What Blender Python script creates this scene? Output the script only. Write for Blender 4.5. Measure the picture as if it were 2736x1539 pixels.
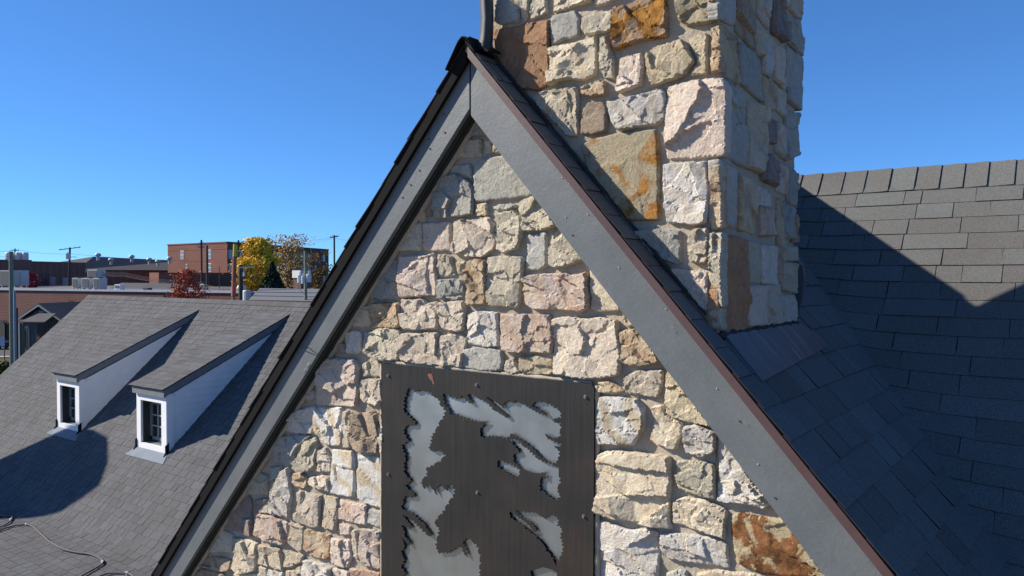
import bpy, bmesh, math, random
import numpy as np
from mathutils import Vector, Matrix, noise
from mathutils.geometry import tessellate_polygon
random.seed(7)
for o in list(bpy.data.objects): bpy.data.objects.remove(o, do_unlink=True)
SC = bpy.context.scene
COL = SC.collection
R = math.radians

# ------------------------------------------------------------------ camera
CAMH = 10.2
FPX, CX, CY = 2130.0, 1368.0, 769.5
YAW, PITCH = R(36.7), math.atan((769.5-728)/2130.0)
cd = bpy.data.cameras.new('camera'); cam = bpy.data.objects.new('camera', cd); COL.objects.link(cam)
cam.location = (0, 0, CAMH)
cam.rotation_euler = (math.pi/2-PITCH, 0, YAW)
cd.sensor_fit = 'HORIZONTAL'; cd.sensor_width = 36.0; cd.lens = 36.0*FPX/2736.0
cd.clip_start = 0.05; cd.clip_end = 6000
SC.camera = cam

# ------------------------------------------------------------------ light
SUN_TRAVEL = Vector((2.0, 1.0, -1.35)).normalized()
world = bpy.data.worlds.new('World'); SC.world = world; world.use_nodes = True
wn = world.node_tree; wn.nodes.clear()
sky = wn.nodes.new('ShaderNodeTexSky'); sky.sky_type = 'NISHITA'; sky.sun_disc = False
SUN_EL = math.asin(-SUN_TRAVEL.z)
sky.sun_elevation = SUN_EL
sky.sun_rotation = math.atan2(-SUN_TRAVEL.x, -SUN_TRAVEL.y)
sky.altitude = 0; sky.air_density = 0.6; sky.dust_density = 0.0; sky.ozone_density = 6.0
bg = wn.nodes.new('ShaderNodeBackground'); bg.inputs['Strength'].default_value = 0.152
wo = wn.nodes.new('ShaderNodeOutputWorld')
gm = wn.nodes.new('ShaderNodeGamma'); gm.inputs['Gamma'].default_value = 0.75          # the drone camera's deep, even blue
tn = wn.nodes.new('ShaderNodeMix'); tn.data_type = 'RGBA'; tn.blend_type = 'MULTIPLY'; tn.inputs[0].default_value = 1.0; tn.inputs[7].default_value = (0.40, 0.71, 1.03, 1)
wn.links.new(sky.outputs[0], gm.inputs['Color']); wn.links.new(gm.outputs[0], tn.inputs[6]); wn.links.new(tn.outputs[2], bg.inputs['Color']); wn.links.new(bg.outputs[0], wo.inputs['Surface'])
sl = bpy.data.lights.new('sun', 'SUN'); sl.energy = 5.0; sl.angle = R(0.5); sl.color = (1.0, 0.91, 0.79)
so = bpy.data.objects.new('sun', sl); COL.objects.link(so); so.location = (-30, -15, 40)
so.rotation_euler = SUN_TRAVEL.to_track_quat('-Z', 'Y').to_euler()
SC.view_settings.view_transform = 'Standard'; SC.view_settings.look = 'None'
SC.view_settings.exposure = 0.72; SC.view_settings.gamma = 1.0
SC.view_settings.use_curve_mapping = False

# ------------------------------------------------------------------ geometry helpers
_r = Vector((math.cos(YAW), math.sin(YAW), 0))
_d0 = Vector((-math.sin(YAW), math.cos(YAW), 0))
_d = _d0*math.cos(PITCH)-Vector((0, 0, 1))*math.sin(PITCH)
_u = _r.cross(_d)
CP = Vector((0, 0, CAMH))
def ray(x, y): return _d+_r*((x-CX)/FPX)-_u*((y-CY)/FPX)
def onY(x, y, Y): v = ray(x, y); return CP+v*(Y/v.y)
def onX(x, y, X): v = ray(x, y); return CP+v*(X/v.x)
def onZ(x, y, Z): v = ray(x, y); return CP+v*((Z-CAMH)/v.z)
def at(x, y, dep): return CP+ray(x, y)*dep          # dep: metres in front of the camera
def onP(x, y, p, n):
    v = ray(x, y); return CP+v*((p-CP).dot(n)/v.dot(n))
def Z(z): return z+CAMH                              # heights given relative to the drone's height

def tag(o, label=None, cat=None, group=None, kind=None):
    if label: o['label'] = label
    if cat: o['category'] = cat
    if group: o['group'] = group
    if kind: o['kind'] = kind
    return o
def thing(name, loc, label, cat, group=None):
    o = bpy.data.objects.new(name, None); o.location = loc; o.empty_display_size = 0.3
    COL.objects.link(o); o['_l'] = 1; del o['_l']
    return tag(o, label, cat, group)
def parent_to(o, p):
    o.parent = p
    m = Matrix.Identity(4); q = p
    while q is not None:
        m = Matrix.Translation(q.location) @ m if q.parent is None else m; q = q.parent
    o.matrix_parent_inverse = m.inverted() if p.parent is None else Matrix.Identity(4)
def obj(name, me, mat=None, parent=None, **k):
    """mesh vertices are in world coordinates; the thing's empty only shifts the origin"""
    o = bpy.data.objects.new(name, me); COL.objects.link(o)
    if mat is not None and not me.materials:
        for m in (mat if isinstance(mat, (list, tuple)) else [mat]): me.materials.append(m)
    if parent is not None: parent_to(o, parent)
    return tag(o, **k)
def pydata(name, v, f, smooth=False):
    me = bpy.data.meshes.new(name); me.from_pydata([tuple(p) for p in v], [], f); me.update()
    if smooth: me.polygons.foreach_set('use_smooth', [True]*len(me.polygons))
    return me
class MB:
    def __init__(s): s.v = []; s.f = []; s.t = []; s.mi = []
    def add(s, vs, fs, tone=None, mi=0):
        b = len(s.v); s.v += [tuple(p) for p in vs]; s.f += [tuple(i+b for i in f) for f in fs]
        s.mi += [mi]*len(fs)
        s.t += [0.5 if tone is None else tone]*len(vs)
        return s
    def box(s, a, b, tone=None, mi=0):
        x0, x1 = sorted((a[0], b[0])); y0, y1 = sorted((a[1], b[1])); z0, z1 = sorted((a[2], b[2]))
        vs = [(x, y, z) for z in (z0, z1) for y in (y0, y1) for x in (x0, x1)]
        return s.add(vs, [(0, 2, 3, 1), (4, 5, 7, 6), (0, 1, 5, 4), (2, 6, 7, 3), (0, 4, 6, 2), (1, 3, 7, 5)], tone, mi)
    def prism(s, poly, off, tone=None, mi=0):
        """poly: coplanar 3d points, off: extrusion vector"""
        n = len(poly); off = Vector(off); P = [Vector(p) for p in poly]
        vs = P+[p+off for p in P]
        fs = [tuple(range(n))[::-1], tuple(range(n, 2*n))]+[(i, (i+1) % n, n+(i+1) % n, n+i) for i in range(n)]
        return s.add(vs, fs, tone, mi)
    def tube(s, pts, rad, seg=6, tone=None, mi=0, cap=True):
        P = [Vector(p) for p in pts]; n = len(P); vs = []; fs = []
        if not isinstance(rad, (list, tuple)): rad = [rad]*n
        for i, p in enumerate(P):
            t = (P[min(i+1, n-1)]-P[max(i-1, 0)]).normalized()
            a = t.cross(Vector((0.13, 0.27, 0.95)));
            if a.length < 1e-3: a = t.cross(Vector((1, 0, 0)))
            a.normalize(); b = t.cross(a)
            for k in range(seg):
                th = 2*math.pi*k/seg; vs.append(p+(a*math.cos(th)+b*math.sin(th))*rad[i])
        for i in range(n-1):
            for k in range(seg):
                fs.append((i*seg+k, i*seg+(k+1) % seg, (i+1)*seg+(k+1) % seg, (i+1)*seg+k))
        if cap: fs += [tuple(range(seg))[::-1], tuple(range((n-1)*seg, n*seg))]
        return s.add(vs, fs, tone, mi)
    def mesh(s, name, smooth=False):
        me = pydata(name, s.v, s.f, smooth)
        if any(s.mi): me.polygons.foreach_set('material_index', s.mi)
        a = me.attributes.new('tone', 'FLOAT', 'POINT'); a.data.foreach_set('value', s.t)
        bm = bmesh.new(); bm.from_mesh(me); bmesh.ops.recalc_face_normals(bm, faces=bm.faces); bm.to_mesh(me); bm.free()
        return me
    def build(s, name, mat, parent=None, smooth=False, **k):
        return obj(name, s.mesh(name, smooth), mat, parent, **k)

# ------------------------------------------------------------------ materials
def newmat(name, rough=0.8, spec=0.3, metal=0.0):
    m = bpy.data.materials.new(name); m.use_nodes = True
    nt = m.node_tree; b = nt.nodes['Principled BSDF']
    b.inputs['Roughness'].default_value = rough; b.inputs['Metallic'].default_value = metal
    b.inputs['Specular IOR Level'].default_value = spec
    return m, nt, b
def N(nt, t, **k):
    n = nt.nodes.new(t)
    for a, v in k.items():
        if a.startswith('_'): setattr(n, a[1:], v)
        else: n.inputs[a].default_value = v
    return n
def pos(nt): return nt.nodes.new('ShaderNodeNewGeometry').outputs['Position']
def ramp(nt, src, stops):
    r = nt.nodes.new('ShaderNodeValToRGB'); e = r.color_ramp.elements
    while len(e) < len(stops): e.new(0.5)
    for i, (p, c) in enumerate(stops): e[i].position = p; e[i].color = (*c, 1)
    nt.links.new(src, r.inputs[0]); return r.outputs[0]
def rampf(nt, src, a, b):
    m = nt.nodes.new('ShaderNodeMapRange'); m.inputs[1].default_value = a; m.inputs[2].default_value = b
    nt.links.new(src, m.inputs[0]); return m.outputs[0]
def noise_t(nt, scale, detail=4, rough=0.55, vec=None, dist=0):
    n = N(nt, 'ShaderNodeTexNoise', Scale=scale, Detail=detail, Roughness=rough, Distortion=dist)
    nt.links.new(vec if vec is not None else pos(nt), n.inputs['Vector']); return n.outputs[0]
def mix(nt, fac, a, b, mode='MIX'):
    n = nt.nodes.new('ShaderNodeMix'); n.data_type = 'RGBA'; n.blend_type = mode
    if isinstance(fac, (int, float)): n.inputs[0].default_value = fac
    else: nt.links.new(fac, n.inputs[0])
    for i, c in ((6, a), (7, b)):
        if isinstance(c, (tuple, list)): n.inputs[i].default_value = (*c[:3], 1)
        else: nt.links.new(c, n.inputs[i])
    return n.outputs[2]
def math_n(nt, op, a, b=None):
    n = nt.nodes.new('ShaderNodeMath'); n.operation = op
    for i, c in enumerate((a, b)):
        if c is None: continue
        if isinstance(c, (int, float)): n.inputs[i].default_value = c
        else: nt.links.new(c, n.inputs[i])
    return n.outputs[0]
def bump(nt, b, h, strength=0.4, dist=0.01, prev=None):
    n = nt.nodes.new('ShaderNodeBump'); n.inputs['Strength'].default_value = strength; n.inputs['Distance'].default_value = dist
    nt.links.new(h, n.inputs['Height'])
    if prev is not None: nt.links.new(prev, n.inputs['Normal'])
    nt.links.new(n.outputs[0], b.inputs['Normal']); return n.outputs[0]
def setc(nt, b, c): nt.links.new(c, b.inputs['Base Color'])
def scaled(nt, sx, sy, sz, src=None):
    m = nt.nodes.new('ShaderNodeVectorMath'); m.operation = 'MULTIPLY'; m.inputs[1].default_value = (sx, sy, sz)
    nt.links.new(src if src is not None else pos(nt), m.inputs[0]); return m.outputs[0]
def objshift(nt):
    """world position shifted per object, so that no two stones share a pattern"""
    oi = nt.nodes.new('ShaderNodeObjectInfo')
    c = nt.nodes.new('ShaderNodeCombineXYZ')
    k = math_n(nt, 'MULTIPLY', oi.outputs['Random'], 37.0); k2 = math_n(nt, 'MULTIPLY', oi.outputs['Random'], 91.0)
    nt.links.new(k, c.inputs[0]); nt.links.new(k2, c.inputs[2])
    a = nt.nodes.new('ShaderNodeVectorMath'); a.operation = 'ADD'
    nt.links.new(pos(nt), a.inputs[0]); nt.links.new(c.outputs[0], a.inputs[1])
    return a.outputs[0], oi.outputs['Random']

def stone_mat(name, c1, c2, c3=None, streak=0.0, patch=0.0, pc=(0.36, 0.17, 0.06), rough=0.9):
    """c1/c2 soft mineral variation, c3 thin bedding streaks, patch: iron stains of colour pc"""
    m, nt, b = newmat('stone_'+name, rough, 0.2)
    p, rnd = objshift(nt)
    n1 = noise_t(nt, 9, 5, 0.6, p, 0.6)
    col = mix(nt, rampf(nt, n1, 0.36, 0.64), c1, c2)
    if streak > 0:
        w = N(nt, 'ShaderNodeTexWave', Scale=3.2, Distortion=7.0, Detail=3.0); w.inputs['Detail Scale'].default_value = 1.3
        w.bands_direction = 'DIAGONAL'; nt.links.new(p, w.inputs['Vector'])
        col = mix(nt, math_n(nt, 'MULTIPLY', rampf(nt, w.outputs['Fac'], 0.62, 0.95), streak), col, c3)
    if patch > 0:
        pn = noise_t(nt, 9.0 if patch > 0.6 else 6.0, 7, 0.6, p, 0.4)
        wd = 0.03 if patch > 0.6 else 0.09
        f = rampf(nt, pn, 0.62-0.20*patch, 0.62+wd-0.20*patch)
        col2 = mix(nt, rampf(nt, noise_t(nt, 17, 5, 0.6, p), 0.4, 0.62), pc, tuple(v*0.42 for v in pc))
        col = mix(nt, f, col, col2)
    fine = noise_t(nt, 60, 5, 0.7, p)
    col = mix(nt, 0.6, col, ramp(nt, fine, [(0.25, (0.34, 0.33, 0.32)), (0.72, (0.68, 0.68, 0.67))]), 'OVERLAY')
    # grains and the odd dark fleck or crack
    cr = N(nt, 'ShaderNodeTexVoronoi', Scale=26.0); cr.feature = 'DISTANCE_TO_EDGE'
    dv = nt.nodes.new('ShaderNodeVectorMath'); dv.operation = 'ADD'
    nz = N(nt, 'ShaderNodeTexNoise', Scale=14.0, Detail=4.0); nt.links.new(p, nz.inputs['Vector'])
    sc_ = nt.nodes.new('ShaderNodeVectorMath'); sc_.operation = 'SCALE'; sc_.inputs['Scale'].default_value = 0.12
    nt.links.new(nz.outputs['Color'], sc_.inputs[0]); nt.links.new(sc_.outputs[0], dv.inputs[0]); nt.links.new(p, dv.inputs[1])
    nt.links.new(dv.outputs[0], cr.inputs['Vector'])
    gate = rampf(nt, noise_t(nt, 7, 3, 0.5, p), 0.56, 0.66)
    crk = math_n(nt, 'MULTIPLY', math_n(nt, 'SUBTRACT', 1.0, rampf(nt, cr.outputs['Distance'], 0.0, 0.012)), gate)
    # per-stone lightness
    hs = nt.nodes.new('ShaderNodeHueSaturation'); nt.links.new(col, hs.inputs['Color'])
    nt.links.new(math_n(nt, 'ADD', math_n(nt, 'MULTIPLY', rnd, 0.30), 0.84), hs.inputs['Value'])
    setc(nt, b, hs.outputs[0])
    h = math_n(nt, 'ADD', noise_t(nt, 24, 8, 0.72, p), math_n(nt, 'MULTIPLY', crk, -0.35))
    n1_ = bump(nt, b, h, 1.0, 0.013)
    bump(nt, b, noise_t(nt, 95, 5, 0.75, p), 1.0, 0.007, n1_)
    return m
SM = {
 'w': stone_mat('white', (0.619, 0.590, 0.553), (0.549, 0.508, 0.433), (0.510, 0.426, 0.293), 0.3),
 'W': stone_mat('white_banded', (0.664, 0.664, 0.623), (0.618, 0.581, 0.513), (0.527, 0.427, 0.280), 0.85),
 'k': stone_mat('pinkish_cream', (0.594, 0.509, 0.410), (0.540, 0.477, 0.378), (0.472, 0.359, 0.265), 0.2),
 'c': stone_mat('cream', (0.610, 0.545, 0.415), (0.553, 0.469, 0.347), (0.484, 0.350, 0.217), 0.3),
 's': stone_mat('grey_sand', (0.495, 0.455, 0.351), (0.542, 0.486, 0.373), (0.409, 0.352, 0.258), 0.2),
 'y': stone_mat('yellow_sand', (0.542, 0.458, 0.314), (0.517, 0.448, 0.328), (0.430, 0.317, 0.187), 0.3),
 't': stone_mat('tan_ochre', (0.495, 0.393, 0.261), (0.527, 0.431, 0.302), (0.340, 0.198, 0.115), 0.45, 0.3, (0.419, 0.274, 0.148)),
 'g': stone_mat('blue_grey', (0.389, 0.389, 0.357), (0.445, 0.429, 0.372), (0.302, 0.291, 0.252), 0.25),
 'G': stone_mat('slate_with_rust', (0.378, 0.379, 0.341), (0.424, 0.409, 0.347), None, 0, 0.18, (0.342, 0.208, 0.129)),
 'p': stone_mat('pink', (0.582, 0.483, 0.412), (0.604, 0.519, 0.427), (0.515, 0.381, 0.279), 0.25),
 'q': stone_mat('pink_and_orange', (0.564, 0.474, 0.409), (0.562, 0.445, 0.337), (0.439, 0.287, 0.201), 0.5),
 'r': stone_mat('red_brown', (0.359, 0.197, 0.113), (0.418, 0.258, 0.146), (0.302, 0.152, 0.089), 0.3),
 'R': stone_mat('rust_red', (0.437, 0.270, 0.204), (0.533, 0.415, 0.305), (0.383, 0.246, 0.170), 0.5),
 'o': stone_mat('rust_orange', (0.350, 0.230, 0.146), (0.408, 0.313, 0.210), None, 0, 0.72, (0.427, 0.203, 0.044)),
 'O': stone_mat('grey_with_rust', (0.427, 0.359, 0.242), (0.389, 0.340, 0.234), None, 0, 0.58, (0.505, 0.249, 0.065)),
 'M': stone_mat('mottled_rust', (0.486, 0.424, 0.283), (0.505, 0.368, 0.194), None, 0, 0.70, (0.321, 0.148, 0.060)),
 'b': stone_mat('brown', (0.323, 0.257, 0.191), (0.399, 0.315, 0.226), (0.234, 0.169, 0.125), 0.3),
 'u': stone_mat('purple_grey', (0.236, 0.206, 0.191), (0.297, 0.236, 0.197), (0.178, 0.131, 0.107), 0.3),
}
def mortar_mat():
    m, nt, b = newmat('mortar', 0.95, 0.15)
    col = mix(nt, rampf(nt, noise_t(nt, 5, 5, 0.6), 0.3, 0.7), (0.45, 0.395, 0.31), (0.37, 0.325, 0.255))
    col = mix(nt, 0.6, col, ramp(nt, noise_t(nt, 140, 4, 0.8), [(0.3, (0.36, 0.35, 0.34)), (0.7, (0.66, 0.65, 0.63))]), 'OVERLAY')
    setc(nt, b, col)
    n1 = bump(nt, b, noise_t(nt, 22, 6, 0.65), 0.8, 0.012); bump(nt, b, noise_t(nt, 190, 3, 0.8), 0.8, 0.004, n1)
    return m
M_MORTAR = mortar_mat()
def paint_mat(name, c, rough=0.55, wear=0.08, bs=0.15, scale=30):
    m, nt, b = newmat(name, rough, 0.35)
    col = mix(nt, rampf(nt, noise_t(nt, scale*0.15, 5, 0.6), 0.3, 0.7), tuple(v*(1-wear) for v in c), tuple(v*(1+wear) for v in c))
    setc(nt, b, col); bump(nt, b, noise_t(nt, scale, 5, 0.6), bs, 0.004)
    return m
def board_mat():
    m, nt, b = newmat('grey_painted_wood', 0.5, 0.4)
    base = mix(nt, rampf(nt, noise_t(nt, 4, 4, 0.6), 0.3, 0.7), (0.100, 0.116, 0.124), (0.128, 0.143, 0.150))
    # grain runs along each rake: use the object's own tone attribute to pick the direction
    g1 = scaled(nt, 1, 1, 1)
    a = nt.nodes.new('ShaderNodeAttribute'); a.attribute_name = 'tone'
    rot = nt.nodes.new('ShaderNodeVectorRotate'); rot.rotation_type = 'Y_AXIS'
    nt.links.new(pos(nt), rot.inputs['Vector']); nt.links.new(a.outputs['Fac'], rot.inputs['Angle'])
    gv = scaled(nt, 3, 20, 60, rot.outputs[0])
    grain = noise_t(nt, 1.0, 4, 0.55, gv, 0.6)
    col = mix(nt, 0.16, base, ramp(nt, grain, [(0.3, (0.40, 0.40, 0.40)), (0.7, (0.60, 0.60, 0.60))]), 'OVERLAY')
    # knots
    v = N(nt, 'ShaderNodeTexVoronoi', Scale=1.0); nt.links.new(scaled(nt, 4.2, 4.2, 7.0, rot.outputs[0]), v.inputs['Vector'])
    kn = math_n(nt, 'SUBTRACT', 1.0, rampf(nt, v.outputs['Distance'], 0.03, 0.11))
    ring = math_n(nt, 'MULTIPLY', kn, noise_t(nt, 120, 4, 0.7))
    col = mix(nt, math_n(nt, 'MULTIPLY', ring, 0.7), col, (0.07, 0.07, 0.07))
    # chips showing pale primer and scuffs
    ch = rampf(nt, noise_t(nt, 26, 6, 0.75), 0.70, 0.72)
    col = mix(nt, math_n(nt, 'MULTIPLY', ch, 0.8), col, (0.40, 0.39, 0.38))
    st = rampf(nt, noise_t(nt, 2.2, 6, 0.7, None, 1.0), 0.55, 0.75)
    col = mix(nt, math_n(nt, 'MULTIPLY', st, 0.30), col, (0.19, 0.195, 0.20))
    setc(nt, b, col)
    nt.links.new(rampf(nt, grain, 0.2, 0.9), b.inputs['Roughness']) if False else None
    n1 = bump(nt, b, grain, 0.15, 0.002); n2 = bump(nt, b, ring, 0.8, 0.008, n1); n3 = bump(nt, b, noise_t(nt, 7, 3, 0.6), 0.10, 0.02, n2); bump(nt, b, noise_t(nt, 90, 3, 0.6), 0.3, 0.003, n3)
    return m
M_BOARD = board_mat()
M_DARKWOOD = paint_mat('dark_stained_wood', (0.030, 0.036, 0.036), 0.6)
M_DRIP = paint_mat('brown_metal_edge', (0.085, 0.050, 0.050), 0.45, 0.15)
M_BLACK = paint_mat('black_flashing', (0.010, 0.010, 0.011), 0.9); M_BLACK.node_tree.nodes['Principled BSDF'].inputs['Specular IOR Level'].default_value = 0.1
def shingle_mat(name, a, c, speck=0.5):
    m, nt, b = newmat(name, 0.95, 0.12)
    at_ = nt.nodes.new('ShaderNodeAttribute'); at_.attribute_name = 'tone'
    base = mix(nt, at_.outputs['Fac'], a, c)
    base = mix(nt, rampf(nt, noise_t(nt, 1.3, 4, 0.6), 0.3, 0.7), base, mix(nt, 1.0, base, (0.86, 0.83, 0.80), 'MULTIPLY'))
    gr = noise_t(nt, 260, 2, 0.6)
    base = mix(nt, 0.8, base, ramp(nt, gr, [(0.32, (0.22, 0.22, 0.22)), (0.5, (0.5, 0.5, 0.5)), (0.72, (0.85, 0.86, 0.86))]), 'OVERLAY')
    v = N(nt, 'ShaderNodeTexVoronoi', Scale=170.0); nt.links.new(pos(nt), v.inputs['Vector'])
    spk = math_n(nt, 'MULTIPLY', math_n(nt, 'SUBTRACT', 1.0, rampf(nt, v.outputs['Distance'], 0.12, 0.3)), speck)
    spk = math_n(nt, 'MULTIPLY', spk, rampf(nt, v.outputs['Color'], 0.72, 0.8))
    base = mix(nt, spk, base, (0.42, 0.42, 0.39))
    setc(nt, b, base); bump(nt, b, gr, 0.6, 0.003)
    return m
M_SH = shingle_mat('asphalt_shingle', (0.118, 0.115, 0.112), (0.142, 0.156, 0.160))
M_SH2 = shingle_mat('asphalt_shingle_weathered', (0.100, 0.100, 0.104), (0.128, 0.135, 0.142), 0.25)
M_EDGE = paint_mat('shingle_cut_edge', (0.022, 0.021, 0.022), 0.95)
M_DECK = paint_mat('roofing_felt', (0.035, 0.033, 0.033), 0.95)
def lead_mat():
    m, nt, b = newmat('lead_flashing', 0.5, 0.5, 0.55)
    rot = nt.nodes.new('ShaderNodeVectorRotate'); rot.rotation_type = 'Y_AXIS'; rot.inputs['Angle'].default_value = R(-48)
    nt.links.new(pos(nt), rot.inputs['Vector'])
    s = noise_t(nt, 1.0, 6, 0.65, scaled(nt, 3, 26, 3, rot.outputs[0]), 0.4)
    col = ramp(nt, s, [(0.25, (0.07, 0.08, 0.10)), (0.6, (0.13, 0.145, 0.17)), (0.78, (0.34, 0.36, 0.38))])
    setc(nt, b, col); bump(nt, b, noise_t(nt, 9, 4, 0.5), 0.35, 0.01)
    return m
M_LEAD = lead_mat()
M_LEAD2 = paint_mat('pale_lead', (0.20, 0.225, 0.26), 0.95, 0.12); M_LEAD2.node_tree.nodes['Principled BSDF'].inputs['Specular IOR Level'].default_value = 0.1
M_WHITE = paint_mat('white_paint', (0.78, 0.79, 0.80), 0.5, 0.03)
M_SIDING = paint_mat('white_siding', (0.82, 0.81, 0.78), 0.5, 0.05)
M_GREYTRIM = paint_mat('grey_trim', (0.155, 0.17, 0.18), 0.55)
def glass_mat():
    m, nt, b = newmat('window_glass', 0.06, 0.6)
    b.inputs['Base Color'].default_value = (0.03, 0.035, 0.04, 1)
    return m
M_GLASS = glass_mat()

# ------------------------------------------------------------------ ground and roads (far below the drone)
def ground():
    m, nt, b = newmat('ground_mixed', 0.95, 0.1)
    n = noise_t(nt, 0.05, 5, 0.6)
    c = mix(nt, rampf(nt, n, 0.48, 0.56), (0.075, 0.085, 0.035), (0.10, 0.085, 0.055))
    c = mix(nt, rampf(nt, noise_t(nt, 1.5, 5, 0.7), 0.4, 0.7), c, (0.05, 0.06, 0.025)); setc(nt, b, c)
    g = MB(); g.add([(-3000, -500, 0), (1500, -500, 0), (1500, 3500, 0), (-3000, 3500, 0)], [(0, 1, 2, 3)])
    g.build('ground', m, kind='structure')
    a = paint_mat('asphalt', (0.055, 0.055, 0.06), 0.9, 0.15, 0.3, 20)
    def sheet(name, pts, z, mat):
        r = MB(); r.add([(p[0], p[1], z) for p in pts], [tuple(range(len(pts)))]); r.build(name, mat, kind='structure')
    G = lambda x, y: onZ(x, y, 0)
    sheet('bounce_sheet', [(-70, -70), (60, -70), (60, 30), (-40, 30), (-70, 12)], 0.008, paint_mat('bounce_tan', (0.22, 0.175, 0.12), 0.95, 0.12, 0.3, 6))  # unseen tan sheet, added to bounce warm light onto the shaded walls
    sheet('road', [G(-500, 940), G(140, 926), G(140, 950), G(-500, 968)], 0.004, a)
    c2 = paint_mat('concrete', (0.34, 0.33, 0.31), 0.9, 0.1, 0.3, 10)
    s = MB(); P = [G(-500, 968), G(140, 950), G(140, 953), G(-500, 972)]
    s.prism([(p.x, p.y, 0) for p in P], (0, 0, 0.13)); s.build('pavement', c2, kind='structure')
ground()

# ------------------------------------------------------------------ stone masonry
YF, YM = 3.02, 3.041          # mean stone face and mortar face of the gable wall (m north of the drone)
XF, XM = -1.222, -1.240       # the same for the chimney's right-hand side
def resample(P, n):
    P = np.array(P, float); Q = np.vstack([P, P[:1]]); L = np.r_[0, np.cumsum(np.hypot(*np.diff(Q, axis=0).T))]
    s = np.linspace(0, L[-1], n, endpoint=False)
    return np.c_[np.interp(s, L, Q[:, 0]), np.interp(s, L, Q[:, 1])]
def centroid(P):
    x, y = P[:, 0], P[:, 1]; x1, y1 = np.roll(x, -1), np.roll(y, -1); c = x*y1-x1*y; A = c.sum()/2
    return np.array([((x+x1)*c).sum()/(6*A), ((y+y1)*c).sum()/(6*A)]), abs(A)
STY = {'f': (0.0035, 0.05, 0.0, 4, 0.004), 's': (0.005, 0.13, 0.0, 4, 0.005), 'r': (0.005, 0.18, 0.004, 5, 0.005), 'R': (0.008, 0.24, 0.013, 6, 0.006)}
from mathutils.geometry import delaunay_2d_cdt
def stone_mesh(P2, sty, frame, seed, step=0.0075):
    """P2: outline in metres on the wall plane; frame = (origin, e1, e2, outward). A rock face of broken facets."""
    rng = np.random.RandomState(seed); amp, tilt, prot, K, ew = STY[sty]
    P0 = np.array(P2, float)
    area = 0.5*abs(np.dot(P0[:, 0], np.roll(P0[:, 1], 1))-np.dot(P0[:, 1], np.roll(P0[:, 0], 1))); size = math.sqrt(area)
    per = np.hypot(*(P0-np.roll(P0, -1, 0)).T).sum(); n = max(20, int(per/step)); P = resample(P0, n)
    Ps = (np.roll(P, 1, 0)+P*2+np.roll(P, -1, 0))/4; P = P*0.6+Ps*0.4
    c, _ = centroid(P)
    tg = np.roll(P, -1, 0)-np.roll(P, 1, 0); nr = np.c_[tg[:, 1], -tg[:, 0]]; nr /= np.linalg.norm(nr, axis=1)[:, None]+1e-9
    if ((P-c)*nr).sum() < 0: nr = -nr
    ja = np.array([noise.noise(Vector((q[0]*30, q[1]*30, seed*1.7))) for q in P])+0.8*np.array([noise.noise(Vector((q[0]*95, q[1]*95, seed))) for q in P])
    P = P+nr*(ja*0.0035+0.003)[:, None]
    # interior points on a jittered hexagonal grid
    lo, hi = P.min(0), P.max(0); xs = np.arange(lo[0], hi[0], step); ys = np.arange(lo[1], hi[1], step*0.866)
    X, Y = np.meshgrid(xs, ys); X = X+(np.arange(len(ys)) % 2)[:, None]*step/2
    Q = np.c_[X.ravel(), Y.ravel()]+rng.uniform(-.28, .28, (X.size, 2))*step
    A, B = P, np.roll(P, -1, 0)
    # inside test and distance to the outline
    inside = np.zeros(len(Q), bool)
    for a, b in zip(A, B):
        cnd = (a[1] > Q[:, 1]) != (b[1] > Q[:, 1])
        xx = (b[0]-a[0])*(Q[:, 1]-a[1])/(b[1]-a[1]+1e-12)+a[0]; inside ^= cnd & (Q[:, 0] < xx)
    Q = Q[inside]
    def dist(Q):
        D = np.full(len(Q), 9.0)
        for a, b in zip(A, B):
            ab = b-a; t = np.clip(((Q-a)@ab)/(ab@ab+1e-12), 0, 1); D = np.minimum(D, np.linalg.norm(Q-a-t[:, None]*ab, axis=1))
        return D
    dq = dist(Q); Q = Q[dq > step*0.45]
    pts = [Vector(p) for p in P]+[Vector(q) for q in Q]
    vc, ed, fc, ov, oe, of = delaunay_2d_cdt(pts, [], [list(range(n))], 1, 1e-6)
    V = np.array([tuple(v) for v in vc]); e = dist(V); bd = e < 1e-5
    # facets
    seeds = c+rng.uniform(-0.6, 0.6, (K, 2))*size; off = rng.uniform(-1, 1, K)*amp; tl = rng.normal(0, 1, (K, 2))*tilt*0.5
    tl[:, 0] += tilt*0.10
    wv = np.array([[noise.noise(Vector((a*30, b*30, seed))), noise.noise(Vector((a*30, b*30, seed+9)))] for a, b in V])*0.007
    wv += np.array([[noise.noise(Vector((a*90, b*90, seed))), noise.noise(Vector((a*90, b*90, seed+9)))] for a, b in V])*0.0025
    st = np.array([1.0, 1.0+rng.uniform(0, 0.8)]); D = np.linalg.norm(((V+wv)[:, None]-seeds[None])*st, axis=2); i = D.argmin(1)
    h = off[i]+(tl[i]*(V-seeds[i])).sum(1)
    # a second, finer set of small chips
    K2 = K*3; s2 = c+rng.uniform(-0.65, 0.65, (K2, 2))*size; t2 = rng.normal(0, 1, (K2, 2))*tilt*0.35; o2 = rng.uniform(-1, 1, K2)*amp*0.15
    i2 = np.linalg.norm(((V+wv*0.7)[:, None]-s2[None])*st, axis=2).argmin(1); h = h+o2[i2]+np.clip((t2[i2]*(V-s2[i2])).sum(1), -.004, .004)
    h = np.clip(h, -0.016, 0.020)
    fr = np.array([noise.fractal(Vector((a*34, b*34, seed*3.1)), 0.8, 2.1, 5) for a, b in V]); lo_ = np.array([noise.noise(Vector((a*9, b*9, seed*2.3))) for a, b in V])
    h = h+fr*(0.0010 if sty == 'f' else 0.0018)+lo_*(0.001 if sty == 'f' else 0.003)
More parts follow.
